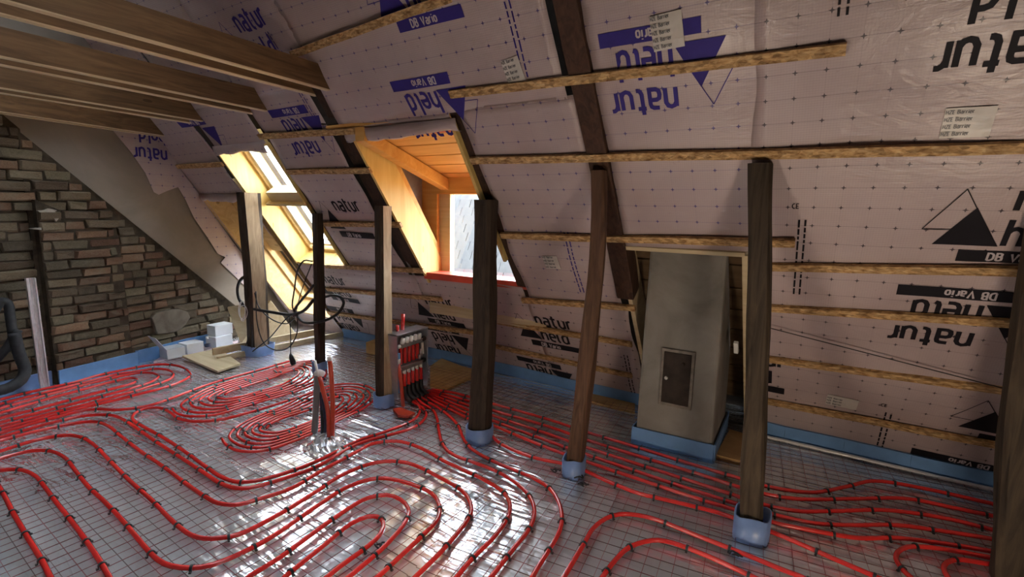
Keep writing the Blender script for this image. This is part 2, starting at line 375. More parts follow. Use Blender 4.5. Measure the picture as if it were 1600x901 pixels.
def brick(Y, z, L, Hh, proud, D=.09):
    o = bpy.data.objects.new('brick', random.choice(BR)); COL.objects.link(o)
    o.location = gp(Y, z, proud-D/2+.02); o.scale = (D, L, Hh); o.rotation_euler = (random.uniform(-.025, .025), random.uniform(-.03, .03), rot_g+random.uniform(-.02, .02)); setparent(o, wl)
rb = random.Random(3); ch = .0845
def course(z, Ya, Yb, proud, cut=None):
    Y = Ya - rb.random()*.12
    while Y < Yb-.03:
        L = rb.choice((.28, .27, .26, .15, .29, .13, .24)); e = min(Y+L, Yb); s0 = max(Y, Ya)
        if cut: e = min(e, cut(z))
        if e-s0 > .05 and rb.random() > .02:
            brick((s0+e)/2, z+rb.uniform(-.006, .006)+.010*math.sin((s0+e)*2.1+z*3), e-s0-.007, ch-rb.uniform(.003, .014), proud+rb.uniform(-.014, .020))
        Y += L
        if cut and Y > cut(z): break
yat = lambda z: 1.54+(2.24-z-.04)/1.046
for k in range(27):
    z = .05+ch*k
    tilt = .0
    if z < 1.52: course(z, 1.60, 2.21-.05*(k % 2), .10)                       # proud pier
    if z < 2.24: course(z, (2.22 if z < 1.52 else .55), 3.84, .035, yat)       # wall to the right, cut by the slope
    course(z, .55, 1.585, .012, None) if z < 1.52 else (course(z, .55, 1.52, .035, None) if z >= 2.24 else None)                # recessed bay on the far left
mm = MB(); Y, z = gst(264, 502, .07); n = 14
mm.prism([gp(Y+.19*math.cos(a)*(1+.18*math.sin(3*a+1)), z+.15*math.sin(a)*(1+.15*math.cos(2*a)), .03) for a in [2*math.pi*i/n for i in range(n)]], GN*.05)
mm.build('mortar_patch', M['patch'], wl, False, .008)
for (px, py, rx, rz) in ((68, 330, .06, .022), (62, 357, .07, .014), (79, 338, .02, .035)):
    mm = MB(); Y, z = gst(px, py, .06)
    mm.prism([gp(Y+rx*math.cos(a)*(1+.3*math.sin(3*a+px)), z+rz*math.sin(a)*(1+.3*math.cos(4*a)), .05) for a in [2*math.pi*i/11 for i in range(11)]], GN*.075)
    mm.build('mortar_patch', M['palepatch'], wl)
# ------------------------------------------------------------------ membrane
def hf(s, t):
    return .014*noise.noise(Vector((s*1.7, t*1.7, 1))) + .010*math.sin(t*9.5+s*.4)*.6 + .004*noise.noise(Vector((s*6, t*9, 4)))
def sheet(name, rects, mat, label, holes=(), edge=.02, hoff=0.0, step=.06):
    m = MB(); m.uv = []
    rr = []
    for r in rects: rr += rects_minus(*r, holes)
    for (a, b, c, d) in rr:
        ni = max(1, round((b-a)/step)); nj = max(1, round((d-c)/step)); n0 = len(m.v)
        for j in range(nj+1):
            for i in range(ni+1):
                s = a+(b-a)*i/ni; t = c+(d-c)*j/nj; e = 0
                if i in (0, ni): e = edge*noise.noise(Vector((t*4, s*9, 7)))
                m.v.append(sp(s+e, t, hf(s, t)+hoff)); m.uv.append((s, t))
        for j in range(nj):
            for i in range(ni):
                q = n0+j*(ni+1)+i; m.f.append((q, q+1, q+ni+2, q+ni+1)); m.mi.append(0)
    o = m.build(name, mat, None, True)
    md = o.modifiers.new('thickness', 'SOLIDIFY'); md.thickness = .002; md.offset = 0
    return tag(o, label, 'membrane', 'vapour control membranes on the slope')
SH = {}
SH[0] = sheet('vapour_membrane', [(-5.96, -4.95, -.05, 5.2)], M['memv'], 'pinkish vapour membrane beside the plastered gable, around the far roof window', [OPEN['far']])
SH[1] = sheet('vapour_membrane', [(-4.86, -4.0, 2.6, 3.0), (-4.92, -3.92, 3.0, 5.2)], M['memv'], 'pinkish vapour membrane above the yellow-lined roof window')
SH[2] = sheet('vapour_membrane', [(-4.87, -3.05, -.05, 1.22)], M['memb'], 'low membrane with black lettering behind the manifold, below the roof window')
SH[3] = sheet('vapour_membrane', [(-3.92, -3.10, 1.22, 3.02), (-3.92, -2.94, 3.02, 5.2)], M['memv'], 'narrow sagging membrane between roof window and dormer')
SH[4] = sheet('vapour_membrane', [(-2.95, -1.90, 2.62, 2.70), (-2.95, -1.07, 2.70, 5.2)], M['memv'], 'membrane with violet lettering above the dormer')
SH[5] = sheet('vapour_membrane', [(-3.05, -1.86, -.05, 1.22)], M['memb'], 'membrane under the dormer sill, torn and creased')
SH[6] = sheet('vapour_membrane', [(-1.82, -1.02, 1.12, 2.72)], M['memv'], 'membrane field between the dormer post and the crooked brown post')
SH[7] = sheet('vapour_membrane', [(-1.86, -.98, -.05, 1.12)], M['memb'], 'low membrane with black lettering left of the grey chimney')
SH[8] = sheet('vapour_membrane', [(-.90, -.08, 1.72, 5.2)], M['memv'], 'membrane with upside-down violet lettering above the chimney')
SH[9] = sheet('vapour_membrane', [(-.16, 3.4, -.05, 5.2)], M['memb'], 'large membrane with black lettering right of the chimney', hoff=.003)
# flap glued onto the plastered gable
fp = [(176, 203), (205, 238), (228, 270), (240, 300), (248, 304), (262, 298), (278, 292), (290, 312), (303, 340), (325, 372), (340, 396), (352, 402), (345, 410), (360, 424), (382, 446), (400, 452), (396, 420), (360, 372), (318, 312), (285, 268), (252, 215), (246, 196)]
m = MB(); P = [gst(*p, .02) for p in fp]; m.uv = []
m.poly([gp(Y, z, .015+.012*noise.noise(Vector((Y*5, z*5, 0)))) for Y, z in P]); m.uv = [(Y, z) for Y, z in P]
o = m.build('membrane_flap', M['memv']); md = o.modifiers.new('thickness', 'SOLIDIFY'); md.thickness = .002
tag(o, 'ragged edge of membrane lapped onto the plastered gable', 'membrane')
# ------------------------------------------------------------------ printed lettering
GLY = {
'n': (.52, [[(0, 0), (0, 1)], [(0, .75), (.1, .94), (.26, 1), (.42, .94), (.52, .75), (.52, 0)]]),
'a': (.52, [[(.06, 1), (.36, 1), (.48, .93), (.52, .78), (.52, 0), (.18, 0), (.04, .08), (0, .28), (.04, .48), (.18, .56), (.52, .56)]]),
't': (.40, [[(.12, 1.35), (.12, .22), (.18, .06), (.3, 0), (.40, 0)], [(-.05, 1), (.40, 1)]]),
'u': (.52, [[(0, 1), (0, .25), (.1, .06), (.26, 0), (.42, .06), (.52, .25)], [(.52, 1), (.52, 0)]]),
'r': (.34, [[(0, 0), (0, 1)], [(0, .72), (.08, .92), (.2, 1), (.34, 1)]]),
'h': (.52, [[(0, 0), (0, 1.5)], [(0, .75), (.1, .94), (.26, 1), (.42, .94), (.52, .75), (.52, 0)]]),
'e': (.52, [[(.02, .52), (.52, .52), (.52, .76), (.42, .94), (.26, 1), (.1, .94), (0, .75), (0, .25), (.1, .06), (.26, 0), (.48, 0)]]),
'l': (.18, [[(0, 1.5), (0, .2), (.05, .05), (.18, 0)]]),
'd': (.52, [[(.52, 1.5), (.52, 0)], [(.52, .22), (.42, .06), (.26, 0), (.1, .06), (0, .25), (0, .75), (.1, .94), (.26, 1), (.52, 1)]]),
'D': (.7, [[(0, 0), (0, 1.4), (.3, 1.4), (.56, 1.25), (.68, 1), (.68, .4), (.56, .15), (.3, 0), (0, 0)]]),
'B': (.62, [[(0, 0), (0, 1.4), (.35, 1.4), (.55, 1.28), (.55, .88), (.35, .74), (0, .74)], [(.35, .74), (.6, .6), (.6, .14), (.35, 0), (0, 0)]]),
'V': (.76, [[(0, 1.4), (.38, 0), (.76, 1.4)]]),
'i': (.1, [[(.05, 0), (.05, 1)], [(.05, 1.25), (.05, 1.42)]]),
'o': (.56, [[(.28, 0), (.1, .06), (0, .25), (0, .75), (.1, .94), (.28, 1), (.46, .94), (.56, .75), (.56, .25), (.46, .06), (.28, 0)]]),
'H': (.6, [[(0, 0), (0, 1.4)], [(.6, 0), (.6, 1.4)], [(0, .7), (.6, .7)]]),
'Z': (.6, [[(0, 1.4), (.6, 1.4), (0, 0), (.6, 0)]]), 'E': (.52, [[(.52, 0), (0, 0), (0, 1.4), (.52, 1.4)], [(0, .7), (.45, .7)]]),
'C': (.6, [[(.6, 1.4), (.3, 1.4), (.05, 1.1), (0, .7), (.05, .3), (.3, 0), (.6, 0)]]), ' ': (.3, [])}
def stroke(m, pts, wd, mp):
    q = [Vector((x, y, 0)) for x, y in pts]
    if len(q) > 2:                                     # round the joints a little
        pass
    L = []; n = len(q)
    for i in range(n):
        a = (q[i]-q[i-1]).normalized() if i else (q[1]-q[0]).normalized()
        b = (q[i+1]-q[i]).normalized() if i < n-1 else a
        if i == 0: a = b
        t = (a+b); t = t.normalized() if t.length > 1e-4 else a
        nn = Vector((-t.y, t.x, 0)); k = wd/2/max(.5, nn.dot(Vector((-a.y, a.x, 0))))
        p = q[i] - (a*wd/2 if i == 0 else Vector()) * .0
        L.append((p+nn*k, p-nn*k))
    for i in range(n-1):
        m.quad(mp(*L[i][0][:2]), mp(*L[i][1][:2]), mp(*L[i+1][1][:2]), mp(*L[i+1][0][:2]))
def text(m, s, x, y, xh, wd, mp, gap=.3):
    for c in s:
        wc, st_ = GLY[c]
        for pl in st_: stroke(m, [(x+a*xh, y+b*xh) for a, b in pl], wd, mp)
        x += (wc+gap)*xh
    return x
def surf(s, t, k=.004): return sp(s, t, hf(s, t)+k+(.003 if s > -.16 else 0))
def logo(parent, s0, t0, rot, ink, sf=surf, which='tnhb', sc_=1.0):
    sg = -1 if rot else 1
    def mp(k): return lambda x, y: sf(s0+sg*x*sc_, t0+sg*y*sc_, k)
    if 'n' in which: m = MB(); text(m, 'natur', 0, 0, .095, .021, mp(.004)); m.build('lettering', M[ink], parent)
    if 'h' in which: m = MB(); text(m, 'held', .005, -.195, .095, .021, mp(.004)); m.build('lettering', M[ink], parent)
    if 'b' in which:
        m = MB(); n = 10
        for i in range(n):
            a, b = -.135+.475*i/n, -.135+.475*(i+1)/n; f = mp(.004); m.quad(f(a, -.292), f(b, -.292), f(b, -.226), f(a, -.226))
        bar = m.build('print_bar', M[ink], parent)
        m = MB(); text(m, 'DB Vario', -.03, -.279, .029, .0085, mp(.0065), .34); m.build('lettering', M['whiteprint'], bar)
    if 't' in which:
        f = mp(.004); m = MB(); A, B, Cc = (-.235, -.20), (-.01, -.20), (-.12, .013)
        n = 6
        for i in range(n):
            for j in range(n-i):
                def pt(u, v): return f(A[0]+(B[0]-A[0])*u/n+(Cc[0]-A[0])*v/n, A[1]+(B[1]-A[1])*u/n+(Cc[1]-A[1])*v/n)
                m.poly([pt(i, j), pt(i+1, j), pt(i, j+1)])
                if i+j < n-1: m.poly([pt(i+1, j), pt(i+1, j+1), pt(i, j+1)])
        m.build('print_triangle', M[ink], parent)
        m = MB(); g = mp(.005); dx, dy = -.05, .09
        for p, q in ((A, B), (B, Cc), (Cc, A)):
            k = 5
            for i in range(k):
                a = (p[0]+(q[0]-p[0])*i/k+dx, p[1]+(q[1]-p[1])*i/k+dy); b = (p[0]+(q[0]-p[0])*(i+1)/k+dx, p[1]+(q[1]-p[1])*(i+1)/k+dy); stroke(m, [a, b], .004, g)
        m.build('print_outline', M[ink], parent)
logo(SH[8], -.50, 2.70, 1, 'inkv'); logo(SH[4], -1.93, 2.655, 1, 'inkv'); logo(SH[3], -3.35, 2.60, 1, 'inkv')
logo(SH[1], -4.84, 2.63, 1, 'inkv', which='tb'); logo(SH[3], -3.45, 3.44, 0, 'inkv', which='tnhb'); logo(SH[4], -1.90, 3.49, 0, 'inkv')
logo(SH[9], .79, 2.75, 1, 'inkb'); logo(SH[9], .83, 2.03, 0, 'inkb'); logo(SH[9], .85, 1.28, 1, 'inkb')
m = MB(); text(m, 'ur', -.0775, .78, .095, .021, surf); m.build('lettering', M['inkb'], SH[9])
m = MB(); text(m, 'ld', -.144, .585, .095, .021, surf); m.build('lettering', M['inkb'], SH[9])
m = MB(); m.quad(surf(-.15, .488), surf(.04, .488), surf(.04, .554), surf(-.15, .554)); m.build('print_bar', M['inkb'], SH[9])
logo(SH[9], 1.18, .70, 0, 'inkb'); logo(SH[9], 1.12, -.095, 1, 'inkb', which='hb')
logo(SH[7], -1.83, .81, 0, 'inkb'); logo(SH[7], -1.87, .02, 1, 'inkb'); 
logo(SH[5], -3.05, .86, 0, 'inkb'); logo(SH[5], -3.10+.12, .22, 1, 'inkb')
logo(SH[3], -3.60, 1.93, 0, 'inkb', which='tnb'); logo(SH[2], -4.52, .95, 0, 'inkb'); logo(SH[2], -4.55, .24, 1, 'inkb')
def gsurf(a, b, k=.004):
    return gp(a, b, .027+k)
fo = bpy.data.objects['membrane_flap']
logo(fo, gst(262, 240, .03)[0]-.02, gst(262, 240, .03)[1]+.03, 1, 'inkv', gsurf, 'nh', .95)
# small vertical text columns and seam lines
def tiny(parent, s, t0, t1, ink, cols=2):
    m = MB(); rr = random.Random(int(s*100)); 
    for c in range(cols):
        t = t0
        while t < t1:
            L = rr.uniform(.02, .06); a = s+c*.028
            m.quad(surf(a, t), surf(a+.009, t), surf(a+.009, min(t+L, t1)), surf(a, min(t+L, t1))); t += L+.01
    m.build('small_print', M[ink], parent)
tiny(SH[9], .05, 1.45, 1.95, 'inkb'); tiny(SH[9], .13, 2.9, 3.4, 'inkb'); tiny(SH[9], .60, .1, .5, 'inkb'); tiny(SH[4], -1.30, 2.85, 3.6, 'inkv'); tiny(SH[6], -1.33, 1.25, 1.8, 'inkv'); tiny(SH[7], -1.10, .1, .6, 'inkb'); tiny(SH[3], -3.2, 2.75, 3.4, 'inkv')
def wide(parent, s, t, sz, ink):
    m = MB(); text(m, 'CE', s, t, sz, sz*.22, lambda x, y: surf(x, y)); m.build('lettering', M[ink], parent)
wide(SH[9], .02, 2.02, .02, 'inkb'); wide(SH[9], .57, .56, .02, 'inkb')
# printed tape stickers
def sticker(s, t, wd, hh, a, label):
    ca, sa = math.cos(a), math.sin(a); f = lambda x, y, k=.008: surf(s+x*ca-y*sa, t+x*sa+y*ca, k)
    m = MB(); n = 4
    for i in range(n):
        for j in range(n):
            p = lambda i, j: f(-wd/2+wd*i/n, -hh/2+hh*j/n); m.quad(p(i, j), p(i+1, j), p(i+1, j+1), p(i, j+1))
    o = m.build('tape_sticker', M['tape']); md = o.modifiers.new('thickness', 'SOLIDIFY'); md.thickness = .001; md.offset = 0
    tag(o, label, 'tape', 'tape patches on the membrane')
    m = MB(); y = -hh/2+.012; k = 0
    while y < hh/2-.012:
        x = -wd/2+.004
        text(m, 'HZE Barrier', x, y, .0105, .0035, lambda a_, b_: f(a_, b_, .011)); k += 1; y += .03
    m.build('lettering', M['grey'], o)
sticker(-1.345, 2.885, .115, .15, .12, 'milky tape patch with small grey print left of the dark rafter')
sticker(-.51, 2.955, .14, .15, .05, 'tape patch stuck over the violet bar above the chimney')
sticker(.60, 2.43, .15, .125, .0, 'tape patch below the large black lettering at upper right')
sticker(-1.485, 1.535, .12, .12, .05, 'whitish tape patch beside the crooked brown post')
sticker(.37, .525, .17, .11, -.05, 'tape patch low on the right membrane near the small print')
# ------------------------------------------------------------------ old rafters seen between the fields
def rafter(s, wd, t0, t1, mat, label, h0=-.17, h1=-.024, off=None):
    m = MB(); n = 14; rings = []
    for i in range(n+1):
        t = t0+(t1-t0)*i/n; ds = .02*noise.noise(Vector((t*1.3, s*3, 2))) + (off(t) if off else 0); dw = .012*noise.noise(Vector((t*3, s, 9)))
        rings.append([sp(s+ds-wd/2-dw, t, h0), sp(s+ds+wd/2+dw, t, h0), sp(s+ds+wd/2+dw*.5, t, h1), sp(s+ds-wd/2-dw*.5, t, h1)])
    for r in rings: m.v += r
    for i in range(n):
        for j in range(4): a = i*4+j; b = i*4+(j+1) % 4; m.f.append((a, b, b+4, a+4)); m.mi.append(0)
    m.f += [(3, 2, 1, 0), tuple(n*4+j for j in range(4))]; m.mi += [0, 0]
    return tag(m.build('rafter', mat, None, False, .006), label, 'rafter', 'old roof rafters')
rafter(-4.90, .09, 0, 5.2, M['rafter'], 'dark rafter between the two yellow-lined roof windows')
rafter(-3.96, .085, 0, 5.2, M['rafterb'], 'brown rafter along the right side of the yellow-lined roof window')
rafter(-3.00, .16, 0, 5.2, M['rafter'], 'black-brown rafter on the left side of the dormer')
rafter(-1.87, .10, 0, 5.2, M['rafter'], 'dark rafter on the right side of the dormer')
rafter(-.965, .125, 1.25, 5.2, M['rafterb'], 'crooked reddish-brown rafter above the brown post', -.12, .02)
rafter(-.13, .10, 0, 5.2, M['rafter'], 'rafter hidden behind the tall post by the chimney')
# ------------------------------------------------------------------ strand board battens
def batten(a, b, label, wd=.046, th=.022):
    (sa, ta), (sb, tb) = st(*a, .03), st(*b, .03); n = max(3, int(abs(sb-sa)/.12)); m = MB(); rings = []
    for i in range(n+1):
        k = i/n; s = sa+(sb-sa)*k; t = ta+(tb-ta)*k + .003*noise.noise(Vector((s*4, ta*7, 0))); h = .012+.006*noise.noise(Vector((s*2, t, 5)))
        rings.append([sp(s, t-wd/2, h), sp(s, t+wd/2, h), sp(s, t+wd/2, h+th), sp(s, t-wd/2, h+th)])
    for r in rings: m.v += r
    for i in range(n):
        for j in range(4): q = i*4+j; p = i*4+(j+1) % 4; m.f.append((q, p, p+4, q+4)); m.mi.append(0)
    m.f += [(3, 2, 1, 0), tuple(n*4+j for j in range(4))]; m.mi += [0, 0]
    return tag(m.build('batten', M['osb']), label, 'batten', 'strand board battens on the slope')
BT = [((455, 86), (702, -3), 'highest strand board batten at the top edge, left of the dark rafter'),
 ((702, 148), (1322, 77), 'long batten crossing the violet lettering above the chimney'),
 ((404, 214), (553, 205), 'batten at the head of the yellow-lined roof window'),
 ((254, 262), (347, 257), 'short batten nearest the gable, left of the yellow-lined window'),
 ((448, 269), (578, 267), 'batten between roof window and dormer, below the head batten'),
 ((735, 252), (1640, 231), 'longest batten running right from the dormer above the chimney'),
 ((782, 369), (1242, 381), 'batten at the head of the chimney opening'),
 ((504, 350), (626, 352), 'batten behind the thin light-faced post, level with the dormer'),
 ((1203, 418), (1640, 427), 'batten at right just under the black triangle logo'),
 ((815, 470), (992, 482), 'batten ending left of the chimney at half height'),
 ((1200, 482), (1640, 510), 'batten crossing the black upside-down lettering at right'),
 ((1198, 562), (1640, 621), 'second lowest batten at right'), ((1198, 628), (1640, 713), 'lowest batten at right, near the blue strip'),
 ((774, 503), (987, 539), 'batten crossing the black lettering left of the chimney'), ((774, 542), (987, 588), 'lowest batten left of the chimney'),
 ((508, 416), (662, 424), 'batten behind the thin posts below the roof window'), ((510, 452), (690, 468), 'batten crossing the lettering behind the manifold'),
 ((512, 489), (740, 520), 'lowest batten behind the manifold')]
for a, b, l in BT: batten(a, b, l)
# ------------------------------------------------------------------ collar beams
def beam(X1, Yend, z0, hh, label, skew=0.0, gap=.17, pw=.05):
    root = empty('collar_beam', (X1, Yend, z0)); tag(root, label, 'beam', 'double collar beams under the roof'); Ys = -.75
    for k, xo in enumerate((0.0, pw+gap)):
        A = lambda x, z: Vector((X1+xo+x+skew*(Yend-Ys), Ys, z0+z)); B = lambda x, z: Vector((X1+xo+x-.02, Yend-z/math.tan(AN)+.04, z0+z))
        e = .006
        pl_ = part('plank', M['beam'], root, lambda m: m.hexa([A(0, e), A(pw, e), B(pw, e), B(0, e), A(0, hh), A(pw, hh), B(pw, hh), B(0, hh)]))
        part('painted_lit_edge', M['litedge'], pl_, lambda m: m.hexa([A(.002, 0), A(pw-.002, 0), B(pw-.002, 0), B(.002, 0), A(0, e), A(pw, e), B(pw, e), B(0, e)]))  # plank underside in the paler tone, painted as if lit from below
for (p, lab) in (((490, 155), 'nearest double collar beam, largest at upper left'), ((395, 178), 'second double collar beam from the camera'), ((300, 193), 'third double collar beam, pale and stained'), ((235, 212), 'farthest collar beam beside the gable')):
    s, t = st(*p); q = sp(s, t); far_ = p[0] == 235
    beam(gx(q.y)+.02 if far_ else q.x-.02, q.y, q.z-(.02 if far_ else (-.03 if p[0] == 490 else 0)), .155, lab, .13 if far_ else 0.0, .06 if far_ else .17)
# ================================================================== POSTS
def post(pxs, wd, mats, label, top_on_slope=True, seed=0, split=False, base_h=.0, faces=8, hwarp=.012, rot=0.0):
    b = fl(*pxs[0]); away = Vector((b.x, b.y, 0)).normalized(); b = b + away*(wd*.62)
    s, t = st(*pxs[-1]); tp = sp(s, t, .035)
    mid = []
    for i, p in enumerate(pxs[1:-1]):
        k = (pxs[0][1]-p[1])/(pxs[0][1]-pxs[-1][1]); Yk = b.y+(tp.y-b.y)*k; mid.append(yp(*p, Yk))
    path = spline([b]+mid+[tp], .12); m = MB(); n = len(path); c = wd/2; ch_ = wd*.16
    prof = [(-c, -c+ch_), (-c+ch_, -c), (c-ch_, -c), (c, -c+ch_), (c, c-ch_), (c-ch_, c), (-c+ch_, c), (-c, c-ch_)]
    for i, p in enumerate(path):
        for j, (x, y) in enumerate(prof):
            dd = 1+hwarp/wd*2*noise.noise(Vector((x*20+seed*7, y*20, p.z*2.2)))
            x, y = x*dd, y*dd; m.v.append(Vector((p.x+x*math.cos(rot)-y*math.sin(rot), p.y+x*math.sin(rot)+y*math.cos(rot), p.z)))
    for i in range(n-1):
        for j in range(8):
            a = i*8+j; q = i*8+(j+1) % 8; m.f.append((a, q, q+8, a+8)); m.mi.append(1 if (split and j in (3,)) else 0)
    m.f += [tuple(range(7, -1, -1)), tuple((n-1)*8+j for j in range(8))]; m.mi += [0, 0]
    o = m.build('roof_post', mats); tag(o, label, 'post', 'old timber posts under the slope')
    return b, o
def collar(b, wd, hh, label, mat='bluepale', flare=0.0, seed=0):
    m = MB(); n = 20; r0 = wd*.57
    rad = lambda a, k: r0*(1+.05*math.sin(2*a+seed)) * (1+flare*k) / max(abs(math.cos(a)), abs(math.sin(a)))**.45
    rings = []
    for k, z, off in ((0, -.008, 0), (1, hh, 0), (1, hh, -.010), (0, -.008, -.010)):
        rings.append([Vector((b.x+(rad(2*math.pi*i/n, k)+off)*math.cos(2*math.pi*i/n), b.y+(rad(2*math.pi*i/n, k)+off)*math.sin(2*math.pi*i/n), z+(.008*math.sin(3*2*math.pi*i/n+seed) if z > 0 else 0))) for i in range(n)])
    for r in rings: m.v += r
    for k in range(3):
        for i in range(n):
            j = (i+1) % n; m.f.append((k*n+i, k*n+j, (k+1)*n+j, (k+1)*n+i)); m.mi.append(0)
    tag(m.build('foam_collar', M[mat], None, True), label, 'foam strip', 'blue foam collars round the posts')
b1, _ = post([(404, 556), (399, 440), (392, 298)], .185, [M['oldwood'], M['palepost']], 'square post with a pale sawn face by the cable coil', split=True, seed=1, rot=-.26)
collar(b1, .235, .11, 'wide pale blue foam collar round the square pale-faced post', flare=.12)
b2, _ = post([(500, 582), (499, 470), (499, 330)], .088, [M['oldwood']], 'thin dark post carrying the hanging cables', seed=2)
collar(b2, .12, .10, 'pale foam collar behind the upright pipe ends', seed=2)
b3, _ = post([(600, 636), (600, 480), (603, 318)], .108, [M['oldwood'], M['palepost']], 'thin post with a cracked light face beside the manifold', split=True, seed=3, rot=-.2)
collar(b3, .145, .10, 'blue foam collar round the post beside the manifold', seed=3)
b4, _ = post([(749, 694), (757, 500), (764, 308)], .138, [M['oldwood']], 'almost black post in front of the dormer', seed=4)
collar(b4, .165, .10, 'blue foam collar round the post in front of the dormer', seed=4)
b5, _ = post([(896, 746), (914, 600), (934, 400), (940, 262)], .090, [M['brownpost']], 'crooked reddish-brown post left of the chimney', seed=5, hwarp=.016)
collar(b5, .122, .105, 'blue foam collar round the crooked brown post', seed=5)
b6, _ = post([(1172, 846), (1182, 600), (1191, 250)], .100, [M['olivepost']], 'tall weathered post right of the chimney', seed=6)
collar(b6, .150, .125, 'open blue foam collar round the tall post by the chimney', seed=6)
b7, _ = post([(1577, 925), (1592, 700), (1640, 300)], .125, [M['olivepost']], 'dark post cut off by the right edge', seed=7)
mz = yp(400, 405, b1.y-.02)
part('mortise', M['black'], bpy.data.objects['roof_post'], lambda m: m.obox(Vector((b1.x+.083, b1.y-.04, mz.z-.06)), Vector((.018, -.005, 0)), Vector((.008, .03, 0)), Vector((0, 0, .12))))
# ================================================================== CHIMNEY
cx0, cx1, cy0, cy1, ctop = -.868, -.352, 3.315, 3.92, 1.385
ch_r = empty('chimney', ((cx0+cx1)/2, (cy0+cy1)/2, 0)); tag(ch_r, 'grey rendered chimney with a rusty soot door', 'chimney')
part('shaft', M['cement'], ch_r, lambda m: m.hexa([Vector(p) for p in ((cx0, cy0, -.05), (cx1, cy0, -.05), (cx1+.01, cy1, -.05), (cx0, cy1, -.05), (cx0+.012, cy0+.03, ctop), (cx1-.016, cy0+.03, ctop+.012), (cx1-.01, cy1, ctop), (cx0+.02, cy1, ctop))]), False, .022)
dY = cy0+.006
d00, d11 = yp(1031, 628, dY), yp(1085, 553, dY)
dz0, dz1 = d00.z, d11.z
fr = part('soot_door', M['rustrim'], ch_r, lambda m: m.box((d00.x-.008, cy0-.004, dz0-.012), (d11.x+.008, cy0+.05, dz1+.012)), False, .003)
part('door_leaf', M['rust'], fr, lambda m: m.box((d00.x+.010, cy0-.011, dz0+.012), (d11.x-.012, cy0+.04, dz1-.008)), False, .003)
part('latch', M['alu'], fr, lambda m: m.tube([Vector((d00.x+.035, cy0-.014, (dz0+dz1)/2)), Vector((d00.x+.035, cy0-.022, (dz0+dz1)/2))], .012, 10), True)
part('latch', M['rust'], fr, lambda m: m.tube([Vector((d11.x-.06, cy0-.010, dz1-.075)), Vector((d11.x-.06, cy0-.020, dz1-.075))], .011, 10), True)
def skirt(m):
    P = [Vector((cx0-.006, 3.70, 0)), Vector((cx0-.012, cy0-.012, 0)), Vector((cx1+.012, cy0-.014, 0)), Vector((cx1+.020, 3.95, 0))]
    for a, b, h in zip(P, P[1:], (.11, .115, .12)):
        d = (b-a).normalized(); n_ = Vector((d.y, -d.x, 0))*.010
        m.hexa([a+Vector((0, 0, -.01)), b+Vector((0, 0, -.01)), b+n_+Vector((0, 0, -.01)), a+n_+Vector((0, 0, -.01)), a+Vector((0, 0, h)), b+Vector((0, 0, h+.004)), b+n_+Vector((0, 0, h+.004)), a+n_+Vector((0, 0, h))])
tag(part('foam_skirt', M['blue'], None, skirt), 'blue foam strip wrapped round the foot of the chimney', 'foam strip')
# timber framing of the chimney opening
def sboard(name, args, mat, label, cat='board', bevel=.002, group=None):
    m = MB(); m.slope(*args); return tag(m.build(name, mat, None, False, bevel), label, cat, group)
sboard('jamb_board', (-.955, -.925, .05, 1.70, -.20, .012), M['plydull'], 'left jamb board of the chimney opening')
sboard('jamb_board', (-.215, -.185, .05, 1.70, -.20, .012), M['plydull'], 'right jamb board of the chimney opening')
sboard('head_board', (-.93, -.20, 1.69, 1.72, -.22, .012), M['plydull'], 'head board over the chimney opening')
for i in range(9):
    o = sboard('sheathing_board', (-1.0, -.12, .02+i*.2, .205+i*.2, -.27, -.245), M['sheath'], 'roof sheathing board behind the chimney, %s from the floor' % ('lowest', 'second', 'third', 'fourth', 'fifth', 'sixth', 'seventh', 'eighth', 'ninth')[i], 'board', .002, 'sheathing boards behind the chimney')
# small box and cable by the chimney
q_ = st(1150, 543, .03)
tag(part('switch_box', M['white'], None, lambda m: m.slope(q_[0]-.014, q_[0]+.014, q_[1]-.05, q_[1]+.05, .013, .04), False, .004), 'small white switch on the board right of the chimney', 'switch')
# ================================================================== OPENINGS
def roof_window(no, s0, s1, t0, t1, depth, mat, lab, bars):
    root = empty('window_%d' % no, sp((s0+s1)/2, t0)); tag(root, lab, kind='structure')
    th = .022
    part('lining_board', mat, root, lambda m: m.slope(s0-th, s0, t0-.02, t1+.02, -.37, .012))
    part('lining_board', mat, root, lambda m: m.slope(s1, s1+th, t0-.02, t1+.02, -.37, .006))
    part('lining_board', mat, root, lambda m: m.slope(s0, s1, t1, t1+th, -.37, .006))
    part('lining_board', mat, root, lambda m: m.slope(s0, s1, t0-th, t0, -.37, .006))
    fw = .04
    for a in ((s0, s0+fw, t0, t1), (s1-fw, s1, t0, t1), (s0+fw, s1-fw, t0, t0+fw), (s0+fw, s1-fw, t1-fw, t1)):
        part('frame_bar', M['plyx'], root, lambda m: m.slope(*a, -depth-.02, -depth+.045), False, .004)
    for (ta, tb) in bars:
        fr2 = .032
        a0, a1 = s0+fw+.008, s1-fw-.008
        sash = part('sash', M['sash'], root, lambda m: [m.slope(a0, a0+fr2, ta, tb, -depth-.03, -depth+.02), m.slope(a1-fr2, a1, ta, tb, -depth-.03, -depth+.02), m.slope(a0, a1, ta, ta+fr2, -depth-.03, -depth+.02), m.slope(a0, a1, tb-fr2, tb, -depth-.03, -depth+.02)])
        part('pane', M['glass'], sash, lambda m: m.slope(a0+fr2, a1-fr2, ta+fr2, tb-fr2, -depth-.012, -depth-.006))
    return root
w1 = roof_window(1, *OPEN['win'], .25, M['ply'], 'open roof window with bright yellow plywood lining', [(1.29, 1.93), (2.0, 2.53)])
part('transom', M['plydull'], w1, lambda m: m.slope(-4.77, -4.03, 1.94, 2.05, -.26, -.12), False, .004)
part('transom_shelf', M['plydull'], w1, lambda m: m.slope(-4.83, -4.02, 1.915, 1.94, -.26, -.08), False, .003)
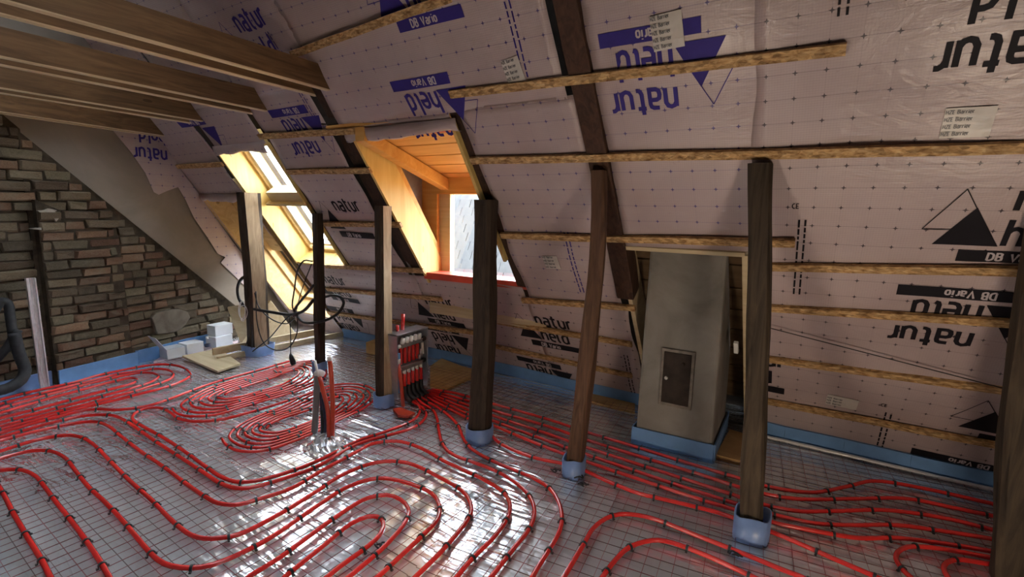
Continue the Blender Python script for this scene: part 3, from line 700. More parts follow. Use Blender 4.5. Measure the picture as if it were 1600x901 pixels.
w0 = roof_window(2, *OPEN['far'], .27, M['plyx'], 'roof window niche with brown plywood lining and an added light-blocking board beside the gable', [])
part('added_blocking_board', M['plyx'], w0, lambda m: m.slope(-5.82, -5.0, 1.10, 2.05, -.30, -.272))  # board added over the upper niche to keep its daylight out
# curled membrane over the head of each opening
def curl(s0, s1, t, label, mat='memv', amp=.03):
    m = MB(); n = 14; m.uv = []
    for i in range(n+1):
        s = s0+(s1-s0)*i/n; k = noise.noise(Vector((s*6, t, 0)))
        for (dt, h) in ((.05, .012), (0, .03+amp*.3*k), (-.035-.015*k, .028+amp*k), (-.05-.03*k, .0+amp*k)):
            m.v.append(sp(s, t+dt, h)); m.uv.append((s, t+dt))
    for i in range(n):
        for j in range(3): q = i*4+j; m.f.append((q, q+1, q+5, q+4)); m.mi.append(0)
    o = m.build('membrane_edge', M[mat], None, True); md = o.modifiers.new('thickness', 'SOLIDIFY'); md.thickness = .002
    tag(o, label, 'membrane')
curl(-4.86, -4.0, 2.60, 'loose membrane edge curling over the head of the yellow-lined window')
curl(-2.93, -1.86, 2.62, 'loose membrane edge over the head of the dormer')
curl(-5.86, -4.97, 2.07, 'loose membrane edge over the far roof window')
# ------------------------------------------------------------------ dormer
D = empty('window_3', sp(-2.4, 1.23)); tag(D, 'dormer with orange timber lining and an open front window', kind='structure')
FY = 3.62
dl, dr = sp(-2.86, 2.0).x, sp(-1.92, 2.0).x
part('lining_board', M['ply'], D, lambda m: m.slope(-2.885, -2.86, 1.16, 2.64, -.24, .014))
part('lining_board', M['ply'], D, lambda m: m.slope(-1.92, -1.895, 1.5, 2.64, -.20, .014))
zs = 1.0; xl, xr = -3.02, -1.86
hdr0, hdr1 = yp(672, 303, FY).z, yp(672, 288, FY).z
part('header_beam', M['orangeply'], D, lambda m: m.box((xl-.1, FY, hdr0), (xr+.1, FY+.10, hdr1+.06)), False, .004)
part('stud', M['orangeply'], D, lambda m: m.box((xl-.09, FY, zs-.2), (yp(683, 350, FY).x, FY+.10, hdr0)), False, .004)
part('window_post', M['plydull'], D, lambda m: m.box((yp(683, 350, FY).x, FY+.03, zs-.1), (yp(700, 350, FY).x, FY+.10, hdr0)), False, .004)
part('stud', M['orangeply'], D, lambda m: m.box((xr-.02, FY, zs-.2), (xr+.1, FY+.10, hdr0)), False, .004)
part('window_sill', M['redfilm'], D, lambda m: m.box((xl+.10, FY-.17, .985), (xr+.1, FY+.06, 1.045)), False, .003)
part('apron', M['plydull'], D, lambda m: m.box((xl, FY+.03, .62), (xr+.1, FY+.10, .985)))
part('pane', M['glass'], D, lambda m: m.box((yp(700, 350, FY).x, FY+.055, 1.02), (xr-.02, FY+.061, hdr0)))
# ceiling boards falling from the head of the opening to the header
ca = Vector((0, 2.62, 2.20)); cb = Vector((0, FY+.10, hdr1+.03)); n = 6
for i in range(n):
    p = ca.lerp(cb, i/n); q = ca.lerp(cb, (i+1)/n-.012)
    part('ceiling_board', M['orangeply'], D, lambda m: m.hexa([Vector((xl-.15, p.y, p.z)), Vector((xr+.15, p.y, p.z)), Vector((xr+.15, q.y, q.z)), Vector((xl-.15, q.y, q.z)), Vector((xl-.15, p.y, p.z+.02)), Vector((xr+.15, p.y, p.z+.02)), Vector((xr+.15, q.y, q.z+.02)), Vector((xl-.15, q.y, q.z+.02))]), False, .002)
part('red_strip', M['redfilm'], D, lambda m: m.hexa([Vector((x, y, z)) for x, y, z in ((xl+.3, 2.66, 2.185), (xr, 2.66, 2.185), (xr, 2.80, 2.138), (xl+.3, 2.80, 2.138), (xl+.3, 2.66, 2.188), (xr, 2.66, 2.188), (xr, 2.80, 2.141), (xl+.3, 2.80, 2.141))]))
dv = (cb-ca)
part('ceiling_rafter', M['orangeply'], D, lambda m: m.obox(Vector((-2.86, ca.y, ca.z-.11)), Vector((.09, 0, 0)), dv, Vector((0, 0, .10))), False, .004)
part('cheek_wall', M['foilgrey'], D, lambda m: m.prism([Vector((xl-.06, 2.72, 2.19)), Vector((xl-.06, FY+.1, 1.95)), Vector((xl-.06, FY+.1, .66)), Vector((xl-.06, 3.56, .92))], Vector((-.03, 0, 0))))
part('cheek_wall', M['orangeply'], D, lambda m: m.prism([Vector((xr+.10, 2.72, 2.19)), Vector((xr+.10, FY+.1, 1.95)), Vector((xr+.10, FY+.1, .66)), Vector((xr+.10, 3.56, .92))], Vector((.03, 0, 0))))
part('cheek_batten', M['orangeply'], D, lambda m: m.slope(-2.90, -2.87, 1.3, 2.5, -.29, -.24))
part('roof_cover', M['dark'], D, lambda m: m.hexa([Vector((xl-.2, ca.y, ca.z+.03)), Vector((xr+.2, ca.y, ca.z+.03)), Vector((xr+.2, cb.y, cb.z+.03)), Vector((xl-.2, cb.y, cb.z+.03)), Vector((xl-.2, ca.y, ca.z+.09)), Vector((xr+.2, ca.y, ca.z+.09)), Vector((xr+.2, cb.y, cb.z+.09)), Vector((xl-.2, cb.y, cb.z+.09))]))
tag(part('ground', M['tan'], None, lambda m: m.box((-60, 4.95, -7), (60, 90, -6.5))), 'ground far below outside the house', kind='structure')
# roof of scale tiles seen through the dormer
T = empty('tiled_roof', (-5.0, 7.0, 0)); tag(T, 'pale roof of scale-shaped tiles outside the dormer window', 'roof')
rd = Vector((0, .62, .78)); rn = Vector((0, -.78, .62)); ro = Vector((-5.4, 6.4, .1))
part('roof_deck', M['tile'], T, lambda m: m.obox(ro-Vector((2.2, 0, 0))-rn*.06, Vector((5.4, 0, 0)), rd*2.6, rn*.04))
tw, tl = .26, .30
m = MB(); pts = [(-tw/2, 0), (-tw/2, -tl*.55), (-tw*.33, -tl*.8), (0, -tl), (tw*.33, -tl*.8), (tw/2, -tl*.55), (tw/2, 0)]
m.prism([Vector((x*.975, y, 0)) for x, y in pts], Vector((0, 0, .06))); tm = m.mesh('tile', M['tile'])
rotm = Matrix((Vector((1, 0, 0)), rd, rn)).transposed().to_euler()
for r in range(11):
    for c in range(17):
        o = bpy.data.objects.new('tile', tm); COL.objects.link(o); o.location = ro + Vector((-1.9+(c+.5*(r % 2))*tw, 0, 0)) + rd*(.28+r*.19) + rn*(.0); e = rotm.copy(); e.x += .20; e.z += random.uniform(-.04, .04); o.rotation_euler = e; setparent(o, T)
# ------------------------------------------------------------------ blue edge strips
ey = lambda x: 4.038-.047*x
def edge(name, P, hh, mat, label, th=.012):
    m = MB()
    for a, b in zip(P, P[1:]):
        d = (b-a).normalized(); n_ = Vector((d.y, -d.x, 0))*th
        h1 = hh+.012*noise.noise(a*2); h2 = hh+.012*noise.noise(b*2); z = Vector((0, 0, -.01))
        m.hexa([a+z, b+z, b+n_+z, a+n_+z, a+Vector((0, 0, h1)), b+Vector((0, 0, h2)), b+n_*2+Vector((0, 0, h2)), a+n_*2+Vector((0, 0, h1))])
    return tag(m.build(name, M[mat], None), label, 'foam strip', 'blue perimeter strips')
def run(xa, xb, off, n=14): return [Vector((xa+(xb-xa)*i/n, ey(xa+(xb-xa)*i/n)-off-.01*noise.noise(Vector((i*.7, xa, 0))), 0)) for i in range(n+1)]
edge('perimeter_strip', run(-.12, 2.4, .085), .105, 'blue', 'blue perimeter strip at the foot of the right membrane')
edge('perimeter_strip', run(-2.75, -.92, .06), .10, 'blue', 'blue perimeter strip between manifold and chimney')
edge('perimeter_strip', run(-4.9, -2.75, .05), .10, 'blue', 'blue perimeter strip behind the thin posts')
edge('perimeter_strip', [gp(Y, 0, .125) for Y in (1.60, 1.9, 2.24)]+[gp(Y, 0, .07) for Y in (2.26, 2.5, 2.8, 3.2)], .125, 'blue', 'bright blue perimeter strip along the brick wall')
edge('perimeter_strip', [gp(Y, 0, .05) for Y in (.5, .9, 1.3, 1.58)], .12, 'bluepale', 'pale blue strip behind the black hoses')
# silver film edge gleaming before the right strip
m = MB(); Q = run(-.10, 2.4, .135, 30); rr = .015
m.tube([p+Vector((0, 0, .006+.004*noise.noise(p*5))) for p in Q], rr, 6); tag(m.build('film_fold', M['alu'], None, True), 'bright folded film edge along the right blue strip', 'film')
# ================================================================== WIRE MESH
def wiremesh(poly, ang, label, sp_=.0625, r=.0014):
    ca, sa = math.cos(ang), math.sin(ang); ux = Vector((ca, sa, 0)); uy = Vector((-sa, ca, 0))
    def clip(o, d):
        lo, hi = -50, 50; n = len(poly)
        for i in range(n):
            a, b = poly[i], poly[(i+1) % n]; nx_, ny_ = -(b[1]-a[1]), b[0]-a[0]
            num = nx_*(o.x-a[0])+ny_*(o.y-a[1]); den = nx_*d.x+ny_*d.y
            if abs(den) < 1e-9:
                if num < 0: return None
                continue
            t = -num/den
            if den > 0: lo = max(lo, t)
            else: hi = min(hi, t)
        return (lo, hi) if hi > lo else None
    m = MB(); rr = random.Random(5)
    for d, e, mi in ((ux, uy, 0), (uy, ux, 1)):
        for k in range(-160, 160):
            o = e*(k*sp_); c = clip(o, d)
            if not c: continue
            lo, hi = c; n = max(1, int((hi-lo)/.4)); w_ = r*(1.25 if k % 2 else .9)
            pts = [o+d*(lo+(hi-lo)*i/n) + e*.004*noise.noise(Vector((k*.9, i*.5, mi))) + Vector((0, 0, .004+.003*noise.noise(Vector((k*.3, i*.8, 3))))) for i in range(n+1)]
            m.tube(pts, w_, 4, 1 if (mi == 1 or k % 3 == 0) else 0, False)
    return tag(m.build('wire_mesh', [M['wire'], M['wirered']], None), label, 'wire mesh', None, 'stuff')
wiremesh([(-5.28, -.5), (-1.35, -.5), (-1.35, 3.9), (-5.80, 3.9)], math.radians(-4), 'thin dark wire grid on the foil, left half of the floor')
wiremesh([(-1.35, -.5), (3.0, -.5), (3.0, 3.86), (-1.35, 3.95)], math.radians(4.2), 'thin dark red wire grid on the foil, right half of the floor')
# ================================================================== HEATING PIPES
PR = .0122; PZ = .018
m = MB(); n = 12
for i in range(n+1):
    a = -.35+(math.pi+.7)*i/n
    for (rr_, yy) in ((PR*1.02, -.006), (PR*1.38, -.006), (PR*1.38, .006), (PR*1.02, .006)): m.v.append(Vector((yy, rr_*math.cos(a), rr_*math.sin(a))))
for i in range(n):
    for j in range(4): q = i*4+j; p = i*4+(j+1) % 4; m.f.append((q, p, p+4, q+4)); m.mi.append(0)
m.box((-.005, -PR*1.9, -PR*1.0), (.005, -PR*1.1, -PR*.4)); m.box((-.005, PR*1.1, -PR*1.0), (.005, PR*1.9, -PR*.4))
CLIP = m.mesh('pipe_clip', M['clip'])
def pipe(P, label, group=None, clip=.27, start=None, world=False, z=PZ, name='heating_pipe', near=3.9, r=.0118):
    pts = [Vector(p) if world else fl(p[0], p[1], z) for p in P]
    path = spline(pts, .035); m = MB(); m.tube(path, r, 8)
    o = m.build(name, M['pipe'], None, True); tag(o, label, 'pipe', group or 'red underfloor heating pipes')
    d = rb.uniform(.05, clip); far = MB()
    for a, b in zip(path, path[1:]):
        L = (b-a).length; d -= L
        if d <= 0:
            d += clip*rb.uniform(.8, 1.2); t = (b-a).normalized()
            dep = a.dot(_f)
            if abs(t.z) > .2: continue
            mw = Matrix.Translation(a) @ Matrix.Rotation(math.atan2(t.y, t.x), 4, 'Z')
            if dep < near:
                c = bpy.data.objects.new('pipe_clip', CLIP); COL.objects.link(c); c.matrix_world = mw; c.parent = o
            else:
                n0 = len(far.v); far.v += [mw @ v.co for v in CLIP.vertices]
                for f in CLIP.polygons: far.f.append(tuple(n0+i for i in f.vertices)); far.mi.append(0)
    if far.v: tag(far.build('pipe_clips', M['clip'], o), kind='stuff')
    return o
pipe([(436, 910), (446, 900), (508, 850), (548, 818), (574, 807), (590, 807), (599, 816), (594, 834), (576, 852), (532, 884), (500, 910)], 'innermost hairpin of red pipe in the foreground loops')
pipe([(375, 912), (390, 900), (432, 874), (518, 812), (574, 778), (604, 773), (626, 780), (638, 794), (636, 810), (604, 850), (546, 900), (534, 910)], 'second hairpin of red pipe round the innermost one')
pipe([(-30, 724), (14, 712), (50, 704), (76, 704), (100, 714), (120, 738), (138, 760), (166, 786), (196, 818), (230, 858), (248, 875), (268, 884), (300, 887), (332, 882), (410, 847), (500, 787), (546, 759), (590, 747), (625, 751), (674, 770), (686, 788), (684, 810), (658, 838), (600, 892), (580, 910)], 'third red pipe outwards in the foreground loops, sweeping down from the left edge')
pipe([(-30, 714), (5, 703), (62, 686), (100, 680), (124, 682), (146, 694), (168, 716), (172, 720), (202, 750), (236, 780), (272, 816), (300, 836), (320, 841), (345, 840), (372, 835), (438, 802), (492, 769), (538, 740), (590, 722), (632, 722), (688, 746), (726, 770), (736, 790), (735, 803), (698, 852), (650, 900), (640, 910)], 'fourth red pipe outwards in the foreground loops')
pipe([(-30, 695), (0, 688), (80, 668), (132, 659), (152, 659), (170, 666), (190, 682), (220, 705), (254, 728), (292, 756), (320, 775), (342, 786), (372, 788), (400, 781), (456, 762), (494, 740), (560, 704), (582, 693), (620, 689), (658, 700), (694, 720), (754, 748), (788, 770), (797, 790), (794, 806), (774, 836), (738, 872), (706, 910)], 'fifth red pipe, outermost full wave of the foreground loops')
pipe([(-30, 690), (0, 683), (66, 664), (128, 650), (170, 648), (186, 652), (204, 662), (238, 686), (280, 713), (320, 739), (345, 755), (368, 762), (390, 762), (468, 739), (500, 726), (560, 693), (602, 681), (640, 670), (660, 658), (666, 647), (660, 637), (636, 622)], 'lower red pipe of the close pair running to the manifold')
# pair upper -> outer strand of both spirals
pipe([(640, 618), (655, 634), (656, 642), (646, 656), (600, 675), (560, 688), (500, 718), (460, 734), (400, 751), (368, 752), (345, 744), (322, 729), (290, 706), (256, 684), (222, 665), (209, 657), (207, 650), (216, 642), (232, 637), (250, 637), (266, 644), (278, 653), (302, 658), (346, 655), (394, 643), (430, 632), (470, 619), (500, 610)], 'upper red pipe of the close pair, feeding the double spiral')
pipe([(-30, 682), (0, 676), (60, 659), (94, 650), (130, 641), (152, 639), (186, 640), (230, 634), (268, 622), (318, 603), (360, 590), (414, 575), (456, 563)], 'red feed pipe from the left edge to the far spiral')
def spiral(O, I, turns, label, th0=0.0):
    O = [fl(*p, PZ) for p in O]; I = [fl(*p, PZ) for p in I]; k = len(O); pts = []
    for q in range(k*turns+1):
        u = q/(k*turns); a = O[q % k].lerp(I[q % k], u); pts.append(a)
    # smooth the coarse polygon by passing it through the spline
    return pipe(pts, label, world=True, clip=.34, r=.0102)
S1O = [(268, 636), (276, 646), (296, 651), (340, 648), (374, 638), (430, 622), (470, 610), (504, 596), (514, 580), (506, 567), (490, 562), (460, 565), (414, 578), (360, 593), (316, 607), (286, 622)]
S1I = [(352, 616), (355, 618), (361, 619), (374, 617), (388, 614), (412, 607), (436, 600), (456, 589), (463, 582), (461, 579), (456, 579), (444, 583), (424, 591), (398, 599), (376, 606), (360, 611)]
spiral(S1O, S1I, 6, 'far spiral of red pipe in front of the cable post')
S2O = [(346, 684), (354, 696), (374, 705), (410, 705), (450, 693), (484, 680), (536, 654), (567, 640), (586, 627), (594, 614), (580, 602), (555, 597), (524, 598), (488, 608), (440, 632), (390, 652), (360, 668)]
S2I = [(417, 668), (419, 670), (426, 671), (438, 671), (452, 668), (470, 662), (494, 652), (510, 643), (524, 633), (531, 625), (530, 621), (525, 621), (512, 627), (496, 636), (470, 645), (442, 653), (424, 661)]
spiral(S2O, S2I, 6, 'near spiral of red pipe behind the upright pipe bundle')
LG = 'red pipe loop along the brick wall'
pipe([(-30, 633), (0, 624), (74, 606), (112, 598), (150, 587), (196, 577), (236, 570), (258, 569), (280, 572), (295, 580), (296, 588), (270, 601), (212, 617), (142, 634), (60, 655), (0, 671), (-30, 678)], 'outermost of four nested pipe loops by the brick wall')
pipe([(-30, 640), (0, 631), (70, 613), (140, 595), (190, 583), (218, 579), (240, 576), (260, 577), (271, 584), (267, 591), (254, 597), (216, 609), (140, 630), (70, 648), (0, 666), (-30, 673)], 'second of four nested pipe loops by the brick wall')
pipe([(-30, 647), (0, 638), (80, 615), (164, 593), (200, 585), (222, 582), (240, 583), (248, 588), (232, 598), (166, 617), (70, 642), (0, 660), (-30, 668)], 'third of four nested pipe loops by the brick wall')
pipe([(-30, 653), (0, 645), (60, 627), (130, 608), (180, 595), (204, 590), (214, 593), (206, 599), (188, 604), (118, 622), (60, 638), (0, 653), (-30, 661)], 'innermost of four nested pipe loops by the brick wall')
pipe([(-20, 740), (0, 735), (20, 733), (38, 735), (56, 744), (68, 758), (86, 782), (118, 822), (152, 870), (170, 900), (178, 915)], 'red pipe bending down at the lower left, second from the left edge')
pipe([(-25, 742), (-8, 752), (2, 766), (10, 780), (20, 800), (40, 834), (68, 880), (78, 900), (86, 915)], 'red pipe at the lower left corner')
# bundle from the manifold
pipe([(646, 616), (660, 630), (676, 640), (683, 654), (686, 674), (693, 696), (708, 710), (740, 722), (780, 738), (816, 762), (830, 780), (835, 798), (830, 820), (798, 862), (768, 900), (760, 910)], 'red pipe looping down from the manifold, left of the central post')
pipe([(650, 614), (670, 628), (690, 640), (714, 662), (726, 688), (740, 703), (774, 722), (828, 744), (858, 762), (872, 782), (878, 806), (874, 830), (838, 890), (826, 912)], 'red pipe passing the foot of the central post and curving to the front')
pipe([(654, 613), (700, 638), (734, 655), (764, 675), (778, 690), (798, 701), (840, 716), (880, 724), (912, 734), (946, 750), (1000, 771), (1034, 779), (1120, 800), (1150, 810), (1199, 828), (1238, 844), (1304, 873), (1367, 900), (1395, 912)], 'frontmost red pipe of the bundle, passing behind the crooked post')
BUN = [[(658, 612), (734, 648), (768, 663), (860, 701), (914, 720), (1000, 749), (1100, 782), (1152, 797), (1205, 815), (1289, 832), (1340, 840), (1400, 840), (1454, 846), (1543, 860), (1640, 880)],
 [(662, 611), (734, 641), (768, 656), (860, 690), (914, 709), (1000, 738), (1100, 771), (1152, 787), (1199, 801), (1272, 817), (1332, 820), (1400, 820), (1470, 829), (1546, 841), (1640, 860)],
 [(666, 610), (734, 634), (768, 648), (860, 679), (914, 698), (1000, 726), (1100, 758), (1152, 775), (1193, 788), (1244, 798), (1304, 798), (1391, 797), (1485, 811), (1550, 827), (1640, 846)],
 [(670, 609), (734, 627), (768, 640), (860, 667), (914, 686), (1000, 713), (1100, 743), (1152, 760), (1193, 771), (1244, 779), (1331, 779), (1420, 779), (1490, 793), (1554, 806), (1640, 824)],
 [(674, 608), (712, 614), (734, 620), (768, 630), (860, 656), (914, 674), (984, 695), (1084, 726), (1152, 746), (1191, 758), (1265, 769), (1322, 760), (1368, 751), (1445, 763), (1557, 788), (1640, 806)]]
for P, l in zip(BUN, ('second', 'third', 'fourth', 'fifth', 'rearmost')): pipe(P, '%s red pipe of the bundle running right from the manifold past the chimney' % l)
pipe([(870, 922), (882, 900), (912, 850), (926, 826), (946, 810), (968, 803), (1010, 807), (1098, 840), (1180, 872), (1223, 890), (1250, 900), (1275, 912)], 'large red arch of pipe at the lower right')
pipe([(932, 915), (942, 900), (962, 874), (984, 854), (1018, 844), (1040, 845), (1100, 866), (1170, 898), (1200, 912)], 'smaller red arch of pipe inside the large one at lower right')
pipe([(1640, 884), (1543, 870), (1502, 862), (1446, 854), (1418, 854), (1403, 862), (1400, 873), (1410, 889), (1426, 904), (1440, 914)], 'red pipe hook left of the right-edge post')
pipe([(1640, 894), (1540, 880), (1502, 874), (1484, 876), (1475, 884), (1477, 895), (1485, 905), (1494, 914)], 'smallest red pipe hook beside the right-edge post')

# ================================================================== MANIFOLD CABINET
MX = -2.73
CB = empty('manifold_cabinet', (MX-.06, 3.08, 0)); tag(CB, 'open galvanised manifold cabinet full of red pipes beside a thin post', 'cabinet')
ya, yb, zt = 2.885, 3.275, .595
part('back_panel', M['steel'], CB, lambda m: m.box((MX-.13, ya, .08), (MX-.122, yb, zt)))
part('side_panel', M['steel'], CB, lambda m: m.box((MX-.13, ya, .05), (MX, ya+.012, zt)), False, .002)
part('side_panel', M['steel'], CB, lambda m: m.box((MX-.13, yb-.012, .05), (MX, yb, zt)), False, .002)
part('top_panel', M['steel'], CB, lambda m: m.box((MX-.13, ya, zt-.012), (MX+.004, yb, zt)), False, .002)
part('blue_film', M['blue'], CB, lambda m: m.box((MX-.02, ya+.014, .10), (MX+.002, ya+.035, .44)))
for (zb, nm) in ((.487, 'upper'), (.292, 'lower')):
    bar = part('distribution_bar', M['brass'], CB, lambda m: m.box((MX-.045, ya+.06, zb-.018), (MX-.005, yb-.06, zb+.018)), False, .006)
    part('end_valve', M['black'], bar, lambda m: m.tube([Vector((MX-.025, yb-.07, zb)), Vector((MX-.025, yb-.02, zb+.005))], .022, 10), True)
    part('end_cap', M['white'], bar, lambda m: m.tube([Vector((MX-.025, ya+.04, zb)), Vector((MX-.025, ya+.065, zb))], .016, 10), True)
ys = [ya+.085+i*.052 for i in range(5)]
for i, y in enumerate(ys):
    part('valve_cap', M['white'], CB, lambda m: m.tube([Vector((MX-.02, y, .505)), Vector((MX-.018, y, .52)), Vector((MX-.012, y, .552))], [.018, .020, .016], 10), True)
    part('riser_pipe', M['pipe'], CB, lambda m: m.tube([Vector((MX-.05, y+.01, .47)), Vector((MX-.05, y+.01, .32))], .016, 8), True)
    part('coupling', M['white'], CB, lambda m: m.tube([Vector((MX-.012, y+.01, .275)), Vector((MX-.010, y+.01, .245))], .015, 8), True)
    part('riser_pipe', M['pipe'], CB, lambda m: m.tube([Vector((MX-.012, y+.01, .25)), Vector((MX-.005, y+.005, .12))], .016, 8), True)
    part('bend_sleeve', M['black'], CB, lambda m: m.tube(spline([Vector((MX-.005, y+.005, .14)), Vector((MX, y, .09)), Vector((MX+.025, y-.005, .045)), Vector((MX+.08, y-.01, .025))], .02), .020, 8), True)
for i in range(3): part('drain_valve', M['steel'] if i else M['white'], CB, lambda m: m.tube([Vector((MX-.02, yb-.055-.02*i, .46-.05*i)), Vector((MX-.015, yb-.055-.02*i, .36-.02*i))], .013, 8), True)
part('feed_pipe', M['pipe'], CB, lambda m: m.tube([Vector((MX-.10, 3.06, .58)), Vector((MX-.10, 3.07, .73))], .017, 8), True)
part('feed_pipe', M['pipe'], CB, lambda m: m.tube([Vector((MX-.10, 3.00, .58)), Vector((MX-.10, 3.00, .645))], .015, 8), True)
sd = fl(630, 634)
tag(part('capped_pipe', M['orange'], None, lambda m: m.tube([Vector((sd.x, sd.y, -.005)), Vector((sd.x-.03, sd.y+.01, .20)), Vector((sd.x-.06, sd.y+.01, .36))], .017, 8), True), 'upright red pipe with a white taped end at the left of the manifold', 'pipe')
part('taped_end', M['white'], bpy.data.objects['capped_pipe'], lambda m: m.tube([Vector((sd.x-.058, sd.y+.01, .35)), Vector((sd.x-.061, sd.y+.01, .385)), Vector((sd.x-.063, sd.y+.01, .40))], [.021, .023, .012], 8), True)
wd_ = fl(626, 650)
tag(part('orange_wedge', M['orange'], None, lambda m: m.prism([fl(614, 642), fl(622, 652), fl(640, 653), fl(648, 648), fl(636, 644), fl(626, 640)], Vector((0, 0, .022)))), 'orange-red plastic piece lying before the manifold', 'plastic piece')
# ================================================================== UPRIGHT PIPE BUNDLE
RY = 2.16
def up(P, r, mat, name, label, cat='pipe', par=None, n=10, Y=RY):
    m = MB(); m.tube(spline([yp(*p, Y) for p in P], .04), r, n); o = m.build(name, M[mat], par, True)
    return tag(o, label, cat) if label else o
up([(490, 694), (493, 650), (496, 586)], .022, 'grey', 'drain_pipe', 'thick grey upright pipe in the floor bundle')
up([(519, 684), (520, 647), (518, 593), (515, 560)], .0155, 'orange', 'upright_pipe', 'taller orange-red upright pipe of the bundle')
part('taped_end', M['white'], bpy.data.objects['upright_pipe'], lambda m: m.tube([yp(515.2, 563, RY), yp(514.6, 557, RY)], .018, 8), True)
up([(514, 682), (512, 640), (505, 611), (499, 588)], .0145, 'orange', 'upright_pipe', 'slanting orange-red upright pipe beside the grey one', Y=RY-.02)
up([(499, 590), (495, 576), (492, 563)], .009, 'white', 'white_tube', 'short white tube end at the top of the pipe bundle', Y=RY-.02)
up([(494, 584), (499, 581), (505, 584)], .02, 'white', 'taped_end', None, par=bpy.data.objects['drain_pipe'])
for i, (P, mt, l) in enumerate((([(503, 684), (503, 650), (501, 612)], 'navy', 'dark blue cable in the pipe bundle, next to the grey pipe'), ([(508, 686), (508, 655), (504, 622)], 'navy', 'dark blue cable in the pipe bundle, next to the orange pipe'), ([(505, 688), (504, 660), (503, 640)], 'black', 'black cable in the middle of the pipe bundle'))): up(P, .010, mt, 'cable', l, 'cable', Y=RY+.02)
# crumpled film round the foot of the bundle
m = MB(); c = fl(515, 695); n = 26; k = 9
for j in range(k+1):
    for i in range(n):
        a = 2*math.pi*i/n; r = .02+.20*j/k; e = noise.noise(Vector((math.cos(a)*3, math.sin(a)*3, j*.5)))
        m.v.append(Vector((c.x+r*1.5*math.cos(a+.4), c.y+r*.9*math.sin(a), max(-.015, (.055+.05*e)*(1-j/k)**1.1-.012+.012*noise.noise(Vector((a*5, j, 1)))))))
for j in range(k):
    for i in range(n): q = j*n+i; p = j*n+(i+1) % n; m.f.append((q, p, p+n, q+n)); m.mi.append(0)
tag(m.build('crumpled_film', M['foil'], None, False), 'crumpled silver film bunched round the upright pipes', 'film')
# ================================================================== CABLES ON THE POSTS
KY = 3.03
def cable(P, r, label, mat='black', Y=KY, name='cable', n=6):
    m = MB(); m.tube(spline([yp(x, y, Y+dy[0] if dy else Y) for x, y, *dy in P], .03), r, n); return tag(m.build(name, M[mat], None, True), label, 'cable', 'cables hung on the posts')
cable([(391, 438), (385, 432), (376, 437), (371, 450), (373, 466), (380, 476), (395, 482), (422, 487), (455, 491), (475, 485), (490, 468)], .016, 'thick black cable looping from the square post to the thin post')
cable([(488, 408), (475, 407), (465, 422), (460, 452), (457, 480), (462, 491)], .008, 'black cable arching down from the tie on the thin post')
cable([(487, 412), (476, 440), (468, 465), (462, 490)], .005, 'thin black cable inside the arch at the thin post')
cable([(490, 445), (480, 458), (470, 470), (460, 485), (463, 494)], .012, 'doubled black cable leaving the knot towards the thin post')
cable([(507, 464, .12), (520, 461, .12), (532, 464, .12), (537, 473, .12), (530, 487, .1), (512, 499, .08), (490, 504, .02), (474, 503), (462, 492)], .014, 'black cable ring swinging out right of the thin post')
cable([(395, 442), (399, 462), (405, 480), (427, 500), (450, 505), (462, 495)], .006, 'grey-black cable sagging between the posts')
cable([(400, 455), (402, 505), (412, 535), (432, 547), (452, 542), (464, 520), (465, 495)], .006, 'thin black cable hanging lowest between the posts')
cable([(458, 490), (445, 500), (422, 527), (392, 552), (388, 560)], .006, 'thin cable running down left to the blue collar')
cable([(391, 438), (394, 480), (394, 545)], .013, 'black cable hanging straight down the square post')
cable([(388, 525), (383, 545), (377, 566)], .005, 'thin cable end touching the board beside the square post')
lampc = cable([(452, 492), (454, 520), (454, 556)], .005, 'lamp cable with a bare socket hanging over the far spiral')
part('lamp_socket', M['black'], lampc, lambda m: m.tube([yp(454, 552, KY), yp(455, 557, KY), yp(458, 566, KY), yp(459, 570, KY)], [.012, .022, .028, .022], 10), True)
for i, (a, b) in enumerate(((9, 18), (7, 21), (11, 15))):
    cable([(378+a*math.cos(t)*.6+i, 484+b*math.sin(t)*.75+i*2) for t in [k*2*math.pi/9 for k in range(10)]], .004, ('outer', 'middle', 'inner')[i]+' ring of the white wire coil on the square post', 'white', KY-.02)
m = MB(); c = yp(462, 491, KY-.01); m.tube([c-Vector((.02, 0, .02)), c, c+Vector((.02, 0, .015))], [.02, .03, .02], 8); tag(m.build('cable_tie_knot', M['black'], None, True), 'taped knot where the black cables meet', 'cable')
# thin wire across the right membrane
m = MB(); m.tube([sp(*st(1198+392*i/12, 511+101*i/12, .045), .045) for i in range(13)], .003, 5); tag(m.build('wire', M['black'], None), 'thin black wire sloping across the right membrane', 'wire')
# ================================================================== LEFT CORNER THINGS
a = fl(69, 606); b = xp(46, 434, -5.47); ax = (b-a); side = Vector((.0, 1, 0))*.030; fw = Vector((1, 0, 0))*.035
AL = empty('aluminium_profile', a); tag(AL, 'shiny aluminium profile leaning on the brick pier', 'profile')
part('web', M['alu'], AL, lambda m: m.obox(a-side, side*2, fw*.15, ax))
part('flange', M['alu'], AL, lambda m: m.obox(a-side, side*.25, fw, ax)); part('flange', M['alu'], AL, lambda m: m.obox(a+side*.75, side*.25, fw, ax))
part('rib', M['alu'], AL, lambda m: m.obox(a-side*.15, side*.3, fw*.6, ax))
def hose(P, label, r=.036):
    m = MB(); path = spline([xp(x, y, X) for x, y, X in P], .02)
    m.tube(path, [r*(1+.05*(i % 2)) for i in range(len(path))], 10); tag(m.build('hose', M['conduit'], None, True), label, 'hose', 'black insulated hoses')
hose([(-25, 520, -5.5), (-8, 485, -5.5), (4, 470, -5.5), (12, 474, -5.5), (16, 495, -5.48), (20, 520, -5.45)], 'black hose arching at the left edge', .032)
